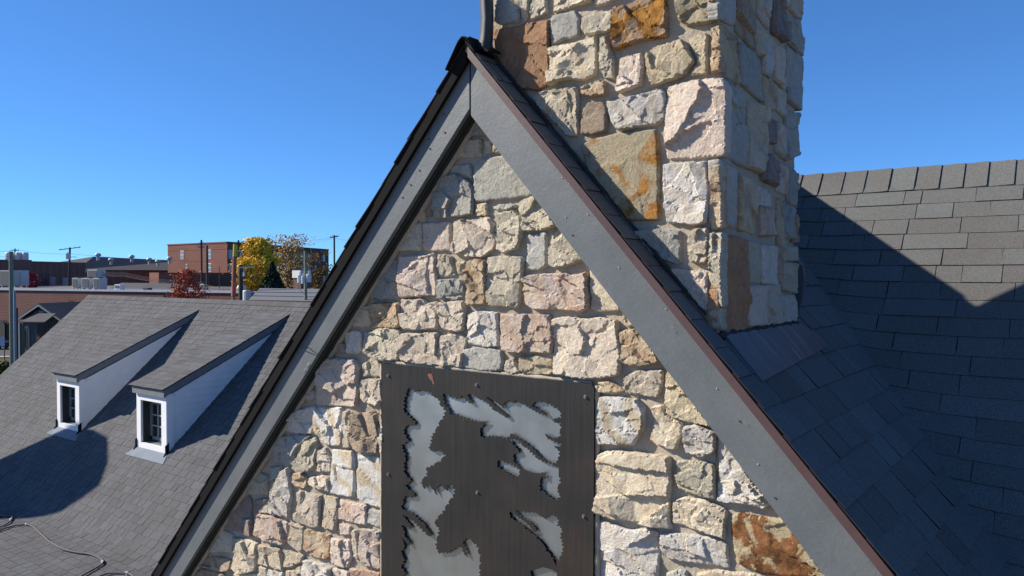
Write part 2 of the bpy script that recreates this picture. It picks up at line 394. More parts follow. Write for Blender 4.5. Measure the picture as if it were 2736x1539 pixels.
    ewv = ew*(0.5+1.1*np.abs(np.array([noise.noise(Vector((a*14, b*14, seed+4))) for a, b in V])))
    s = np.clip(e/ewv, 0, 1); s = np.sqrt(s*(2-s))
    base = 0.018+prot
    hh = base*(0.45+0.55*s)+h*(0.45+0.55*s); hh = np.maximum(hh, 0.002)
    hs = hh*0.97
    o, e1, e2, out = frame
    verts = [o+e1*a+e2*b+out*k for (a, b), k in zip(V, hh)]
    F = [tuple(f) for f in fc]
    # skirt down into the mortar
    ring = list(range(n))
    ring = [r_ for r_ in ring if r_ < len(V)]
    m0 = len(verts); ins = (c-P)/ (np.linalg.norm(c-P, axis=1)[:, None]+1e-9)
    for k in range(n): a, b = P[k]+ins[k]*0.003; verts.append(o+e1*a+e2*b-out*0.035)
    for k in range(n): F.append((k, (k+1) % n, m0+(k+1) % n, m0+k))
    me = pydata('stone', verts, F, sty == 'f')
    bm = bmesh.new(); bm.from_mesh(me); bmesh.ops.recalc_face_normals(bm, faces=bm.faces)
    big = max(bm.faces, key=lambda f: f.calc_area() if len(f.verts) == 3 else 0)
    if big.normal.dot(out) < 0: bmesh.ops.reverse_faces(bm, faces=bm.faces)
    bm.to_mesh(me); bm.free()
    return me
FR_Y = (Vector((0, YM, CAMH)), Vector((1, 0, 0)), Vector((0, 0, 1)), Vector((0, -1, 0)))
FR_X = (Vector((XM, 0, CAMH)), Vector((0, 1, 0)), Vector((0, 0, 1)), Vector((1, 0, 0)))
SEED = [0]
def stones(data, ox, oy, f, plane, par):
    for line in data.strip().split('\n'):
        tk = line.split()
        if not tk: continue
        col, sty = tk[0], tk[1]; pts = []
        for t in tk[2:]:
            x, y = t.split(','); pts.append((ox+float(x)/f, oy+float(y)/f))
        if plane == 'Y': W = [onY(x, y, YF) for x, y in pts]; P2 = [(w.x, w.z-CAMH) for w in W]; fr = FR_Y
        else: W = [onX(x, y, XF) for x, y in pts]; P2 = [(w.y, w.z-CAMH) for w in W]; fr = FR_X
        SEED[0] += 1
        obj('stone', stone_mesh(P2, sty, fr, SEED[0]), SM[col], par)

AX = -2.440                    # x of the gable's ridge
TL = 1.118                     # slope of both rakes
def grid_mortar(name, xs, zs, inside, par, plane='Y', step=0.016, label=None):
    nx = int((xs[1]-xs[0])/step); nz = int((zs[1]-zs[0])/step)
    idx = {}; V = []; F = []
    o, e1, e2, out = FR_Y if plane == 'Y' else FR_X
    def vert(i, j):
        if (i, j) not in idx:
            a = xs[0]+i*step; b = zs[0]+j*step
            h = 0.006*noise.noise(Vector((a*9, b*9, 3)))+0.004*noise.noise(Vector((a*40, b*40, 7)))
            idx[(i, j)] = len(V); V.append(o+e1*a+e2*b+out*h)
        return idx[(i, j)]
    for i in range(nx):
        for j in range(nz):
            if inside(xs[0]+(i+.5)*step, zs[0]+(j+.5)*step):
                F.append((vert(i, j), vert(i+1, j), vert(i+1, j+1), vert(i, j+1)))
    me = pydata(name, V, F, True)
    if me.polygons[0].normal.dot(out) < 0: me.flip_normals()
    return obj(name, me, M_MORTAR, par, label=label)

lodge = thing('stone_building', (AX, 3.2, 0), 'rubble stone building with steep gable, tall stone chimney and dark shingle roofs', 'building')
wall = grid_mortar('gable_wall', (-5.9, 0.4), (-2.9, 1.0), lambda a, b: b < 0.95-TL*abs(a-AX), lodge)
for sg in (1, -1):
    fm = MB(); P = []; rd = []
    for k in range(150):
        dx = 0.02+k*0.0235; P.append((AX+sg*dx, 3.034+0.004*noise.noise(Vector((k*.5, sg, 0))), Z(0.775-TL*dx-0.008+0.004*noise.noise(Vector((k*.7, sg, 3)))))); rd.append(0.017+0.007*abs(noise.noise(Vector((k*.45, sg, 5)))))
    fm.tube(P, rd, 7); fm.build('mortar_fillet', M_MORTAR, wall, True)
chim = MB()
chim.box((-2.375, YM+0.03, Z(-1.1)), (XM-0.02, 4.0, Z(2.65)))
chim = chim.build('chimney', M_MORTAR, lodge, label='tall rubble stone chimney rising through the right roof slope')
cf = grid_mortar('mortar', (-2.38, XM+0.004), (-1.0, 2.6), lambda a, b: b > 0.8-TL*abs(a-AX), chim)
cs = grid_mortar('mortar', (YM-0.012, 4.0), (-1.0, 2.6), lambda a, b: True, chim, 'X')

A_ = """
g r 1370,260 1440,150 1500,60 1600,170 1640,250 1480,240
s s 1250,490 1300,385 1365,300 1530,285 1525,465 1400,475
s s 1570,310 1650,292 1640,430 1580,440
c r 1655,430 1665,345 1700,328 1800,430 1740,440
G f 1460,600 1530,495 1640,480 1800,455 1960,640 2110,875 1960,905 1840,920 1480,955 1438,870 1460,700
g s 1190,650 1235,560 1415,555 1435,700 1300,645
g R 1010,800 1100,690 1260,660 1400,725 1445,800 1448,1090 1330,1110 1200,1125 1012,1135 1030,960
b s 925,965 990,880 1012,930 1000,1105 950,1115
y s 850,1150 860,1040 915,1000 945,1160 890,1172
y s 1470,985 1590,972 1598,1080 1585,1108 1480,1102
g s 1650,1022 1720,985 1890,990 1905,1012 1780,1048 1690,1042
s R 1952,955 2120,890 2210,1000 2310,1130 2375,1210 2250,1248 2140,1262 1990,1268 1970,1100
p f 905,1182 1195,1168 1205,1475 960,1482 910,1460
s s 680,1320 780,1185 890,1180 905,1420 880,1480 600,1475
k R 1235,1165 1350,1142 1610,1118 1675,1200 1690,1400 1650,1475 1540,1545 1360,1545 1228,1500 1245,1330
s R 1700,1085 1880,1045 1955,1120 1980,1300 1930,1450 1770,1505 1700,1465 1698,1250
g f 2012,1312 2228,1290 2235,1440 2228,1660 2140,1690 2008,1675 2030,1500
"""
B_ = """
g s 340,630 430,440 560,230 625,215 640,640
p R 665,190 720,175 960,172 1025,142 1052,200 1055,590 870,608 685,615 665,500
s r 1070,165 1170,165 1215,190 1225,280 1260,385 1130,405 1068,350
y s 1270,242 1350,236 1348,370 1270,372
g R 1062,435 1200,430 1350,432 1370,500 1350,600 1260,645 1080,625 1055,560
t R 1370,240 1480,208 1580,228 1592,400 1588,690 1400,702 1382,600 1368,400
s R 1600,190 1800,180 1985,190 2000,260 1960,500 1950,700 1920,732 1840,720 1615,712 1592,500
q R 2000,420 2050,382 2180,370 2450,362 2490,388 2665,352 2672,480 2690,600 2680,745 2600,768 2400,748 2100,742 2015,705 1998,560
k R 690,645 920,638 960,685 1060,668 1072,900 1060,955 880,962 710,955 680,870 668,770
k R 1088,672 1340,658 1372,760 1350,960 1290,988 1120,955 1090,880
w r 1380,790 1510,770 1702,782 1712,1140 1600,1150 1480,1132 1390,1112 1392,950
q R 1735,800 1980,800 2262,812 2305,900 2312,1000 2290,1215 2150,1208 1900,1205 1768,1185 1740,1000
t R 368,680 590,678 658,678 675,900 640,942 560,945 380,948
y s 125,905 175,800 240,720 345,700 352,900 330,935 140,925
s R 340,1010 430,950 600,948 662,972 668,1200 640,1295 480,1292 370,1255 308,1200 330,1100
k R 670,1010 900,998 1080,1000 1092,1100 1080,1345 900,1335 688,1295 658,1200
k R 1110,1030 1300,1008 1372,1050 1345,1250 1325,1365 1130,1355 1078,1325 1088,1180
g f 1340,1180 1500,1150 1680,1168 1740,1200 1765,1300 1745,1405 1540,1405 1338,1375
k r 1775,1400 1800,1300 1880,1268 1945,1420 1860,1440
y r 1942,1262 2100,1250 2282,1288 2305,1330 2292,1445 1990,1445 1940,1370
w s 78,1010 160,968 252,1000 252,1180 200,1222 100,1215
g s 282,990 338,980 322,1080 305,1180 272,1185
"""
C_ = """
s R 265,60 300,-60 400,-150 640,208 540,250 400,292 318,300 268,270
c f 700,300 860,470 1015,690 1022,762 760,772 708,740 698,500
k R 308,850 460,828 640,850 830,838 985,872 1005,1000 1030,1250 1015,1445 860,1475 640,1495 312,1430 305,1100
c s 1042,830 1062,768 1185,915 1090,935
t R 1005,1000 1090,968 1190,960 1320,1080 1465,1280 1400,1335 1240,1345 1080,1342 1025,1300 1040,1150
"""
D_ = """
b s 955,110 1060,60 1120,90 1135,172 945,178
p R 858,270 960,232 1230,240 1275,330 1262,560 1245,742 1140,748 840,722 818,600 848,400
s s 1302,300 1355,265 1378,400 1340,430 1300,425
s s 1382,262 1530,290 1530,430 1402,422
k R 1300,452 1528,450 1522,745 1440,722 1330,702 1278,650
p s 675,655 710,580 782,570 790,660 740,688
w r 515,840 640,780 792,742 802,900 770,1035 620,1032 475,1002
W r 818,762 1080,760 1100,1000 1082,1162 1000,1168 880,1132 818,1060 785,1000 800,880
k r 1110,800 1188,800 1192,1000 1172,1192 1100,1182 1093,1000
b R 1192,830 1420,798 1472,830 1500,1000 1482,1245 1340,1235 1220,1202 1180,1100 1190,960
s R 1488,830 1535,815 1552,1000 1550,1200 1525,1245 1490,1235
g r 320,1150 450,1062 600,1050 745,1060 650,1150 590,1230 560,1345 290,1345
k s 515,1335 530,1288 590,1250 582,1372 528,1368
s R 598,1212 680,1122 800,1078 832,1180 812,1300 800,1438 640,1432 595,1400
k r 832,1202 910,1190 962,1300 962,1445 822,1442
"""
E_ = """
W f 1782,100 1990,115 2012,200 2010,605 1960,608 1762,568 1765,300
W f 2040,170 2285,180 2300,300 2312,725 2120,675 2048,622 2040,400
t r 1345,362 1450,350 1520,418 1502,512 1400,498 1338,430
k r 1530,400 1680,378 1742,400 1752,552 1680,532 1530,462
w R 1138,500 1240,332 1320,288 1332,400 1342,600 1312,835 1230,802 1108,772 1120,600
k r 1398,560 1450,540 1662,592 1652,700 1642,922 1550,932 1378,862 1366,780 1400,680
c s 1680,590 1832,622 1842,762 1802,965 1668,932 1672,750
q s 1850,640 2145,702 2142,905 1950,872 1842,835
g s 2160,740 2302,762 2300,935 2150,885
q R 1000,790 1150,815 1300,885 1312,1070 1240,1122 1060,1062 948,1012 958,900
k s 1000,745 1065,662 1102,668 1092,780 1010,778
c s 1332,880 1472,932 1472,1050 1462,1192 1400,1172 1320,1092
t s 1482,960 1752,1012 1762,1240 1720,1275 1530,1232 1480,1150
p s 1850,900 1972,922 1972,1012 1860,1012
p r 1768,1050 1962,1072 1982,1250 1942,1362 1780,1332 1765,1180
k s 1990,970 2050,960 2055,1200 2048,1290 1992,1242
p r 2070,950 2232,962 2285,1100 2312,1382 2110,1342 2062,1200
g R 2238,985 2310,960 2325,1050 2255,1015
u s 600,940 720,742 880,592 912,642 920,880 932,1032 840,1002
u s 950,640 1092,622 1060,672 998,742 990,860 950,872
s s 872,560 905,430 1005,350 1092,382 1082,582 900,572
g s 1112,292 1250,272 1182,400 1120,442
s s 470,1190 545,1080 605,960 712,1012 712,1200 500,1192
g s 722,1042 870,1062 785,1092 742,1200 722,1212
c R 790,1090 862,1060 982,1102 972,1300 960,1392 860,1422 780,1432 712,1370 720,1250
c r 1000,1112 1212,1162 1242,1260 1252,1392 1130,1362 990,1322
c r 1290,1182 1472,1232 1462,1290 1330,1362 1260,1352
w R 1482,1280 1700,1332 1772,1372 1762,1505 1460,1505 1458,1350
k s 990,1352 1072,1372 1072,1530 980,1530
W s 1092,1392 1252,1412 1242,1560 1082,1560
p r 1782,1372 1952,1402 1982,1520 1780,1520
R s 1980,1372 2130,1392 2282,1422 2282,1540 1990,1520
b r 340,1335 480,1242 640,1262 692,1292 692,1382 580,1412
b s 230,1500 375,1382 560,1402 622,1452 642,1560 180,1560
c s 702,1432 962,1432 962,1560 702,1560
c s 1382,1372 1450,1342 1452,1422 1400,1442
c s 1282,1402 1370,1392 1442,1452 1442,1560 1262,1560
k s 2060,1560 2300,1580 2300,1700 2060,1700
"""
F_ = """
t r 150,292 240,270 340,320 412,382 290,412 150,392
k r 420,230 560,165 832,160 832,280 792,442 650,432 440,402
y R 880,220 905,170 1000,250 1385,755 1130,712 1000,685 878,632 860,450
W R 140,432 330,450 560,468 642,560 642,760 562,900 520,962 160,942 138,700
c r 712,560 842,520 862,640 1040,720 1022,870 980,1002 760,952 700,902 740,700
w R 1070,762 1200,740 1330,800 1402,832 1392,1022 1272,1082 1080,1032 1058,900
w r 1420,832 1480,900 1640,1110 1830,1385 1600,1392 1440,1332 1430,1050
"""
G_ = """
c R 130,152 300,112 560,128 780,160 905,172 925,300 915,600 900,880 935,950 800,925 600,882 280,832 140,782 108,720 140,600
s R 990,222 1130,220 1270,232 1392,262 1402,622 1270,602 1100,552 990,500 980,350
c R 950,662 1050,612 1300,642 1490,742 1532,800 1502,850 1502,1052 1320,992 1120,932 938,882
w R 1430,432 1600,400 1850,482 1985,682 1900,732 1750,682 1500,662 1420,642
w r 160,862 460,962 700,952 772,982 792,1240 762,1560 350,1560 150,1560 140,1100
w r 820,1002 1170,1012 1450,1082 1512,1112 1542,1362 1380,1342 1100,1302 850,1242 810,1122
M f 1570,822 1640,782 1900,832 2130,852 2350,1150 2600,1500 2300,1472 1900,1432 1640,1322 1572,1002
g r 880,1432 1000,1382 1082,1402 1102,1560 872,1560
c s 1202,1422 1400,1402 1700,1422 2000,1482 2102,1600 1202,1600
"""
H_ = """
g s 150,225 150,0 270,-40 420,60 415,232 240,250
s r 432,100 330,-60 540,-90 530,70 500,200 470,242
s r 542,60 600,-90 690,-90 712,130 630,172 540,202
r s 140,312 400,270 530,240 742,208 740,400 722,900 620,955 400,942 150,560
g f 765,160 1000,110 1062,192 1052,380 900,412 760,482 750,300
s r 1092,190 1250,140 1412,108 1412,290 1360,332 1130,372 1080,300
c r 790,-90 1200,-90 1192,10 1010,62 842,112 790,122
k r 1232,-90 1552,-90 1352,42 1232,62
o R 1420,82 1560,52 1750,-40 1980,-90 1995,150 2002,250 2002,382 1700,432 1450,525 1420,400
O R 2062,-90 2562,-90 2565,190 2420,242 2190,265 2130,202 2100,60
c R 740,502 900,470 1150,420 1242,380 1242,560 1236,800 1100,852 940,842 830,872 738,912
s R 1290,402 1345,378 1402,520 1432,642 1432,842 1340,842 1290,722 1278,560
p R 1500,622 1600,590 1722,568 1752,700 1722,912 1480,992 1448,952 1490,800
y R 1790,562 1880,502 2150,420 2200,470 2300,650 2202,782 2112,842 1880,902 1840,925 1802,802 1778,650
y s 2230,412 2422,350 2432,782 2320,792 2255,802 2330,650
t R 2488,292 2570,258 2590,500 2592,762 2478,772
t R 1080,932 1300,848 1342,872 1352,1012 1170,1032 1090,1002
c R 590,1002 720,962 1030,930 1052,1002 1042,1452 940,1450 800,1302 640,1142 560,1040
b f 1082,1182 1150,1100 1300,1080 1352,1162 1352,1402 1220,1432 1080,1422
w R 1350,1082 1700,1012 1952,942 1982,1040 1972,1250 1890,1332 1480,1392 1402,1292 1358,1182
"""
I_ = """
p R 1520,-400 1700,-440 1940,-482 2120,-488 2165,-400 2160,0 2152,300 2120,342 1700,372 1520,372 1500,100
O f 595,240 700,170 900,120 1100,90 1402,62 1420,200 1432,500 1432,1022 1380,1032 1050,1022 700,560
w R 1482,440 1700,420 1942,408 1952,560 1972,700 1952,1052 1850,1082 1530,1052 1500,900 1480,700
t R 2010,460 2112,440 2118,1102 2000,1132 1990,800
g r 1180,1152 1420,1130 1662,1150 1672,1480 1640,1505 1350,1402
c R 1762,1220 1810,1130 1962,1110 1972,1300 1962,1482 1780,1482 1750,1352
s R 1982,1170 2112,1160 2115,1500 2112,1960 2060,1902 1972,1702 1972,1400
p r 1562,1560 1950,1580 1962,1702 1950,2002 1830,1962 1700,1780
s s 1965,2010 2100,1975 2112,2200 2010,2190
"""
stones(A_, 900, 300, 4, 'Y', wall); stones(B_, 900, 640, 4, 'Y', wall); stones(C_, 1400, 640, 4, 'Y', wall)
stones(D_, 640, 900, 4, 'Y', wall); stones(E_, 440, 1177, 4, 'Y', wall); stones(F_, 1560, 950, 4, 'Y', wall)
stones(G_, 1560, 1177, 4, 'Y', wall)
stones(H_, 1280, 0, 4, 'Y', chim); stones(I_, 1400, 330, 4, 'Y', chim)
# just out of frame the same masonry goes on: up the chimney's two faces and down the gable
rr = random.Random(3)
def rows(z0, z1, a0, a1, ok, fr, par):
    zz = z0
    while zz < z1:
        hh = rr.uniform(0.12, 0.22); x = a0
        while x < a1-0.06:
            w = min(rr.uniform(0.12, 0.28), a1-x)
            if ok(x, zz, x+w, zz+hh):
                g = .006; P = [(x+g, zz+g), (x+w*.5, zz+g+rr.uniform(-.004, .006)), (x+w-g, zz+g), (x+w-g, zz+hh-g), (x+w*.5, zz+hh-g-rr.uniform(0, .01)), (x+g, zz+hh-g)]
                SEED[0] += 1; obj('stone', stone_mesh(P, rr.choice('rrs'), fr, SEED[0], 0.012), SM[rr.choice('kcsygkcswtp')], par)
            x += w
        zz += hh
dep = lambda x, y: y*math.cos(YAW)-x*math.sin(YAW)
rows(1.16, 2.5, -2.37, XM-0.004, lambda x, z, x1, z1: z > 0.352*dep(x, 3.02)-0.02, FR_Y, chim)
rows(1.16, 2.5, 3.03, 4.02, lambda x, z, x1, z1: z > 0.352*dep(XF, x1)-0.02, FR_X, chim)
rows(-2.85, -1.0, -5.7, 0.1, lambda x, z, x1, z1: z1 < -0.398*dep(x1, 3.02) and z1 < 0.72-TL*max(abs(x-AX), abs(x1-AX)) and not (x1 > -3.13 and x < -1.77 and z1 > -2.15), FR_Y, wall)
J_ = """
g s 195,200 185,60 200,-90 380,-90 385,100 380,282 262,235
b s 392,-90 470,0 600,160 612,200 602,560 540,522 480,442 392,345
t s 450,-90 618,-90 602,150 512,82
p s 640,-90 790,-90 760,322 640,182
u r 812,-90 880,-90 962,160 932,482 802,362
k s 882,-90 982,-90 962,102 892,22
k r 992,-90 1122,-90 1112,242 1002,102
g r 960,150 1110,242 1150,402 1132,642 980,482
t s 225,270 400,420 412,962 250,862 230,600
g f 430,480 600,602 652,702 680,1162 450,952 430,700
c s 612,310 700,342 692,642 622,622
w s 702,360 800,432 822,702 792,882 700,822
k s 822,480 950,562 950,1032 830,902
g f 968,510 1130,652 1142,762 1122,1262 970,1132
g s 278,910 470,1132 502,1362 482,1902 270,1762
c R 528,1140 700,1220 702,1702 722,1860 672,1972 500,1902 522,1582
t s 700,882 850,962 842,1262 718,1202
k s 862,980 960,1062 932,1332 860,1252
u s 700,1332 850,1380 832,1640 700,1620
k r 862,1382 950,1482 932,1802 832,1722
g s 950,1260 1112,1290 1102,1762 960,1822 952,1532
"""
K_ = """
w f 198,540 400,662 382,1322 208,1252
t s 430,702 642,822 602,1392 430,1332 402,1002
w s 642,832 782,932 792,1082 650,1062
u R 722,462 850,542 842,842 682,762 690,602
q s 862,560 962,622 960,942 850,892
g s 972,602 1082,702 1082,1082 972,1022
q R 650,1082 812,1122 822,1402 660,1402
t s 862,972 920,992 920,1562 862,1522
g s 932,1012 1062,1092 1042,1442 930,1422
b r 1042,1152 1092,1182 1082,1482 1032,1482
"""
L_ = """
r s 162,90 290,105 412,140 412,702 382,982 300,1032 158,962
s s 420,152 540,172 540,532 430,532
w s 555,192 690,202 690,552 560,542
p s 415,572 600,562 602,925 440,935
k s 612,562 735,552 735,915 610,935
s s 745,202 862,202 862,332 745,332
s s 745,352 872,352 862,632 745,602
g s 740,652 862,652 872,892 740,905
b s 692,182 738,190 740,540 702,540
"""
stones(J_, 1880, 0, 4.263, 'X', chim); stones(K_, 1880, 300, 4.263, 'X', chim); stones(L_, 1880, 600, 3.45, 'X', chim)

# ------------------------------------------------------------------ shingles
def proj(P):
    v = Vector(P)-CP; k = v.dot(_d)
    return (CX+FPX*v.dot(_r)/k, CY-FPX*v.dot(_u)/k, k)
def shingle_field(surf, intervals, courses, par, mat, seed, wr=(0.15, 0.33), limit=290, u0=None, thick=(0.005, 0.0085), nfun=None, ends=None, gap=0.002, tv=0.2):
    """surf(u,s)->point on the roof, nfun(s)->normal; courses: list of (s_top, s_butt); intervals(s)->[(ua,ub)]"""
    rnd = random.Random(seed); items = []
    for ci, (sa, sb) in enumerate(courses):
        for (ua, ub) in intervals((sa+sb)/2):
            if ub-ua < 0.02: continue
            u = ua-(rnd.random()*wr[0] if False else 0); first = True
            while u < ub-1e-4:
                w = rnd.uniform(*wr)*(0.55 if rnd.random() < 0.14 else 1)
                if first: w *= rnd.uniform(0.4, 1); first = False
                v = min(u+w, ub)
                if ub-v < 0.06: v = ub
                t = thick[1] if rnd.random() < 0.4 else thick[0]
                items.append((u+gap, v-gap, sa-0.03, sb+rnd.uniform(-0.002, 0.002), t+rnd.uniform(0, 0.0015), min(1, max(0, rnd.gauss(0.5, tv))), rnd.uniform(-0.003, 0.003)))
                u = v
    def quad(it):
        ua, ub, sa, sb, t, tone, sk = it; n = nfun(sb)
        P = [surf(ua, sa)+nfun(sa)*0.0015, surf(ub, sa)+nfun(sa)*0.0015, surf(ub+sk, sb)+n*t, surf(ua+sk, sb)+n*t]
        if ends: P = ends(P, it)
        return [p for p in P]+[p-n*0.004 for p in P]
    FC = [(0, 1, 2, 3), (7, 6, 5, 4), (0, 4, 5, 1), (1, 5, 6, 2), (2, 6, 7, 3), (3, 7, 4, 0)]
    sc = []
    for i, it in enumerate(items):
        q = quad(it); a = proj(q[0]); c = proj(q[2]); b_ = proj(q[1]); d_ = proj(q[3])
        area = abs((c[0]-a[0])*(d_[1]-b_[1])-(c[1]-a[1])*(d_[0]-b_[0]))
        vis = a[2] > 0 and -60 < a[0] < 2796 and -60 < a[1] < 1600
        sc.append((area if vis else area*1e-3, i))
    sc.sort(reverse=True); keep = set(i for _, i in sc[:limit])
    rest = MB()
    for i, it in enumerate(items):
        q = quad(it)
        m = MB() if i in keep else rest
        b0 = len(m.mi); m.add(q, FC, it[5]); m.mi[b0+1:] = [1]*5
        if i in keep: m.build('shingle', [mat, M_EDGE], par)
    if rest.v: rest.build('shingles', [mat, M_EDGE], par, kind='stuff')
    return len(items)

# gable roof: right slope and left slope
GZ = 1.096
cR, sR = 1/math.hypot(1, TL), TL/math.hypot(1, TL)
MY, MZ, MT = 5.6, 0.666, 1.235            # ridge and slope of the main roof behind
mc, ms = 1/math.hypot(1, MT), MT/math.hypot(1, MT)
def yval(z): return MY-(MZ-z)/MT if z < MZ else 7.0
deckm = MB()
xb = 0.45; zb = GZ-0.006-TL*(xb-AX); zt = MZ; xt = AX+(GZ-0.006-zt)/TL
poly = [(AX, 2.905, Z(GZ-0.006)), (AX, 7, Z(GZ-0.006)), (xt, 7, Z(zt)), (xt, MY, Z(zt)), (xb, yval(zb), Z(zb)), (xb, 2.905, Z(zb))]
deckm.prism(poly, (0, 0, -0.045))
gr = deckm.build('gable_roof', M_DECK, lodge)
def surfR(u, s): return Vector((AX+s*cR, u, Z(GZ)-s*sR))
def intR(s):
    x = AX+s*cR; z = GZ-s*sR; yv = yval(z)+0.02
    if x < XM-0.005: return [(2.893, 3.028), (4.03, yv)]
    return [(2.893, yv)]
s0 = 2.149-0.143*15
def endsR(P, it):
    for i in (1, 2):
        z = P[i].z-CAMH
        if abs(P[i].y-yval(z)) < 0.14: P[i] = Vector((P[i].x, yval(z)+0.10, P[i].z))
    return P
shingle_field(surfR, intR, [(s0+0.143*k, s0+0.143*(k+1)) for k in range(0, 29)], gr, M_SH, 11, (0.16, 0.34), ends=endsR, nfun=lambda s: Vector((sR, 0, cR)))
deckl = MB()
xl = -7.7; zl = GZ-0.012-TL*(AX-xl)
deckl.prism([(AX, 2.918, Z(GZ-0.012)), (AX, 6.5, Z(GZ-0.012)), (xl, 6.5, Z(zl)), (xl, 2.918, Z(zl))], (0, 0, -0.046))
gl = deckl.build('gable_roof', M_BLACK, lodge, label='far left slope of the gable roof, seen edge on')
def surfL(u, s): return Vector((AX-s*cR, u, Z(GZ-0.006)-s*sR))
shingle_field(surfL, lambda s: [(2.909-0.003*math.sin(s*31), 3.25), (3.25, 3.6)], [(0.143*k, 0.143*(k+1)) for k in range(0, 38)], gl, M_SH, 12, (0.36, 0.4), 70, thick=(0.004, 0.008), nfun=lambda s: Vector((-sR, 0, cR)))
lm = MB(); lm.prism([(AX-0.004, 2.9165, Z(GZ-0.014)), (xl, 2.9165, Z(zl-0.002)), (xl, 2.9165, Z(zl-0.086)), (AX-0.004, 2.9165, Z(GZ-0.098))], (0, 0.0225, 0)); lm.build('drip_edge', M_BLACK, lodge, label='black metal edge strip along the left rake')
# metal drip edge along the right rake
dm = MB(); xe = 0.45
dm.prism([(AX+0.02, 2.905, Z(GZ-0.012-TL*0.02)), (xe, 2.905, Z(GZ-0.012-TL*(xe-AX))), (xe, 2.905, Z(GZ-0.060-TL*(xe-AX))), (AX+0.02, 2.905, Z(GZ-0.060-TL*0.02))], (0, -0.008, 0))
dm.prism([(AX+0.02, 2.899, Z(GZ-0.056-TL*0.02)), (xe, 2.899, Z(GZ-0.056-TL*(xe-AX))), (xe, 2.899, Z(GZ-0.062-TL*(xe-AX))), (AX+0.02, 2.899, Z(GZ-0.062-TL*0.02))], (0, 0.04, 0))
dm.build('drip_edge', M_DRIP, lodge)
# rake boards and the darker boards behind them
def rake(sign, zo, zi, y0, y1, mat, name, x_end, tone, gap=0.003):
    a = AX+sign*gap; b = x_end; f = lambda z, x: (x, y0, Z(z-TL*abs(x-AX)))
    m = MB(); m.prism([f(zo, a), f(zo, b), f(zi, b), f(zi, a)], (0, y1-y0, 0), tone)
    me = m.mesh(name)
    bm = bmesh.new(); bm.from_mesh(me); bmesh.ops.bevel(bm, geom=bm.edges[:], offset=0.0025, segments=2, affect='EDGES'); bm.to_mesh(me); bm.free()
    return obj(name, me, mat, lodge)
rake(1, 1.036, 0.752, 2.94, 2.966, M_BOARD, 'rake_board', 0.6, -0.84)
rake(-1, 1.036, 0.785, 2.94, 2.966, M_BOARD, 'rake_board', -7.0, 0.84)
rake(1, 1.03, 0.749, 2.967, 3.06, M_DARKWOOD, 'backing_board', 0.6, 0.84)
rake(-1, 1.03, 0.780, 2.969, 2.992, M_DARKWOOD, 'backing_board', -7.0, -0.84)
rake(-1, 1.03, 0.770, 2.996, 3.06, M_DARKWOOD, 'frieze_board', -7.0, -0.84)
# folded black cap over the peak, with a loose flap
cp = MB(); A0 = []
for k in range(9):
    th = math.pi*(0.80-0.62*k/8); A0.append((AX+0.035*math.cos(th)*1.2-0.002, 2.885, Z(GZ-0.034+0.050*math.sin(th)-(0.0 if 2 < k < 6 else 0.004))))
A1 = [(AX-0.11, 2.885, Z(GZ+0.003-TL*0.11))]+A0+[(AX+0.07, 2.885, Z(GZ+0.012-TL*0.07))]
for i in range(len(A1)-1):
    a, b = A1[i], A1[i+1]
    cp.prism([a, b, (b[0], b[1], b[2]-0.007), (a[0], a[1], a[2]-0.007)], (0, 0.30, 0))
cp.build('ridge_cap', M_BLACK, gr)
fl = MB(); P = [onY(x, y, 2.92) for x, y in ((1262, 121), (1272, 117), (1290, 124), (1305, 133), (1303, 138), (1284, 133), (1268, 127))]
fl.prism(P, (0.004, 0.09, 0.006)); fl.build('flashing', M_BLACK, lodge)
# bent sheet-metal strip standing at the chimney's left corner
sm = MB(); sec = [(1281, 0.0), (1284, -0.022), (1292, -0.03), (1302, -0.024), (1310, 0.0), (1314, 0.05)]
rows = []
for q, (yy, dx) in enumerate(((128, -6), (118, -5), (104, -1), (84, 1), (50, 3), (0, 0), (-26, 0))):
    row = []
    for i, (xx, dy) in enumerate(sec):
        sh = dx if i < 3 else (dx*0.4)
        row.append(onY(xx+sh, yy-(6 if yy < -20 else 0)*(4-i)/4, 2.945+dy+0.02))
    rows.append(row)
vs = [p for r_ in rows for p in r_]; k = len(sec); fs = [(i*k+j, i*k+j+1, (i+1)*k+j+1, (i+1)*k+j) for i in range(len(rows)-1) for j in range(k-1)]
n0 = len(vs); vs += [p+Vector((0.004, 0.007, 0)) for p in vs]; fs += [tuple(a+n0 for a in f[::-1]) for f in fs]
M_PATINA = paint_mat('blackened_lead', (0.035, 0.042, 0.05), 0.55, 0.35, 0.3, 14)
sm.add(vs, fs); obj('corner_flashing', sm.mesh('corner_flashing', True), M_PATINA, chim, label='bent blackened sheet-metal strip at the left corner')
# thin cement fillet between roof and chimney, a shadow strip painted into its colour
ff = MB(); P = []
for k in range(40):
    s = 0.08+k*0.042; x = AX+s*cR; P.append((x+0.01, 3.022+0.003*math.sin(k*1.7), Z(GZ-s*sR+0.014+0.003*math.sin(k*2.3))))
ff.tube(P, [0.005+0.005*abs(math.sin(k*2.9)) for k in range(40)], 6); ff.build('tar_shade_joint', M_DECK, chim)

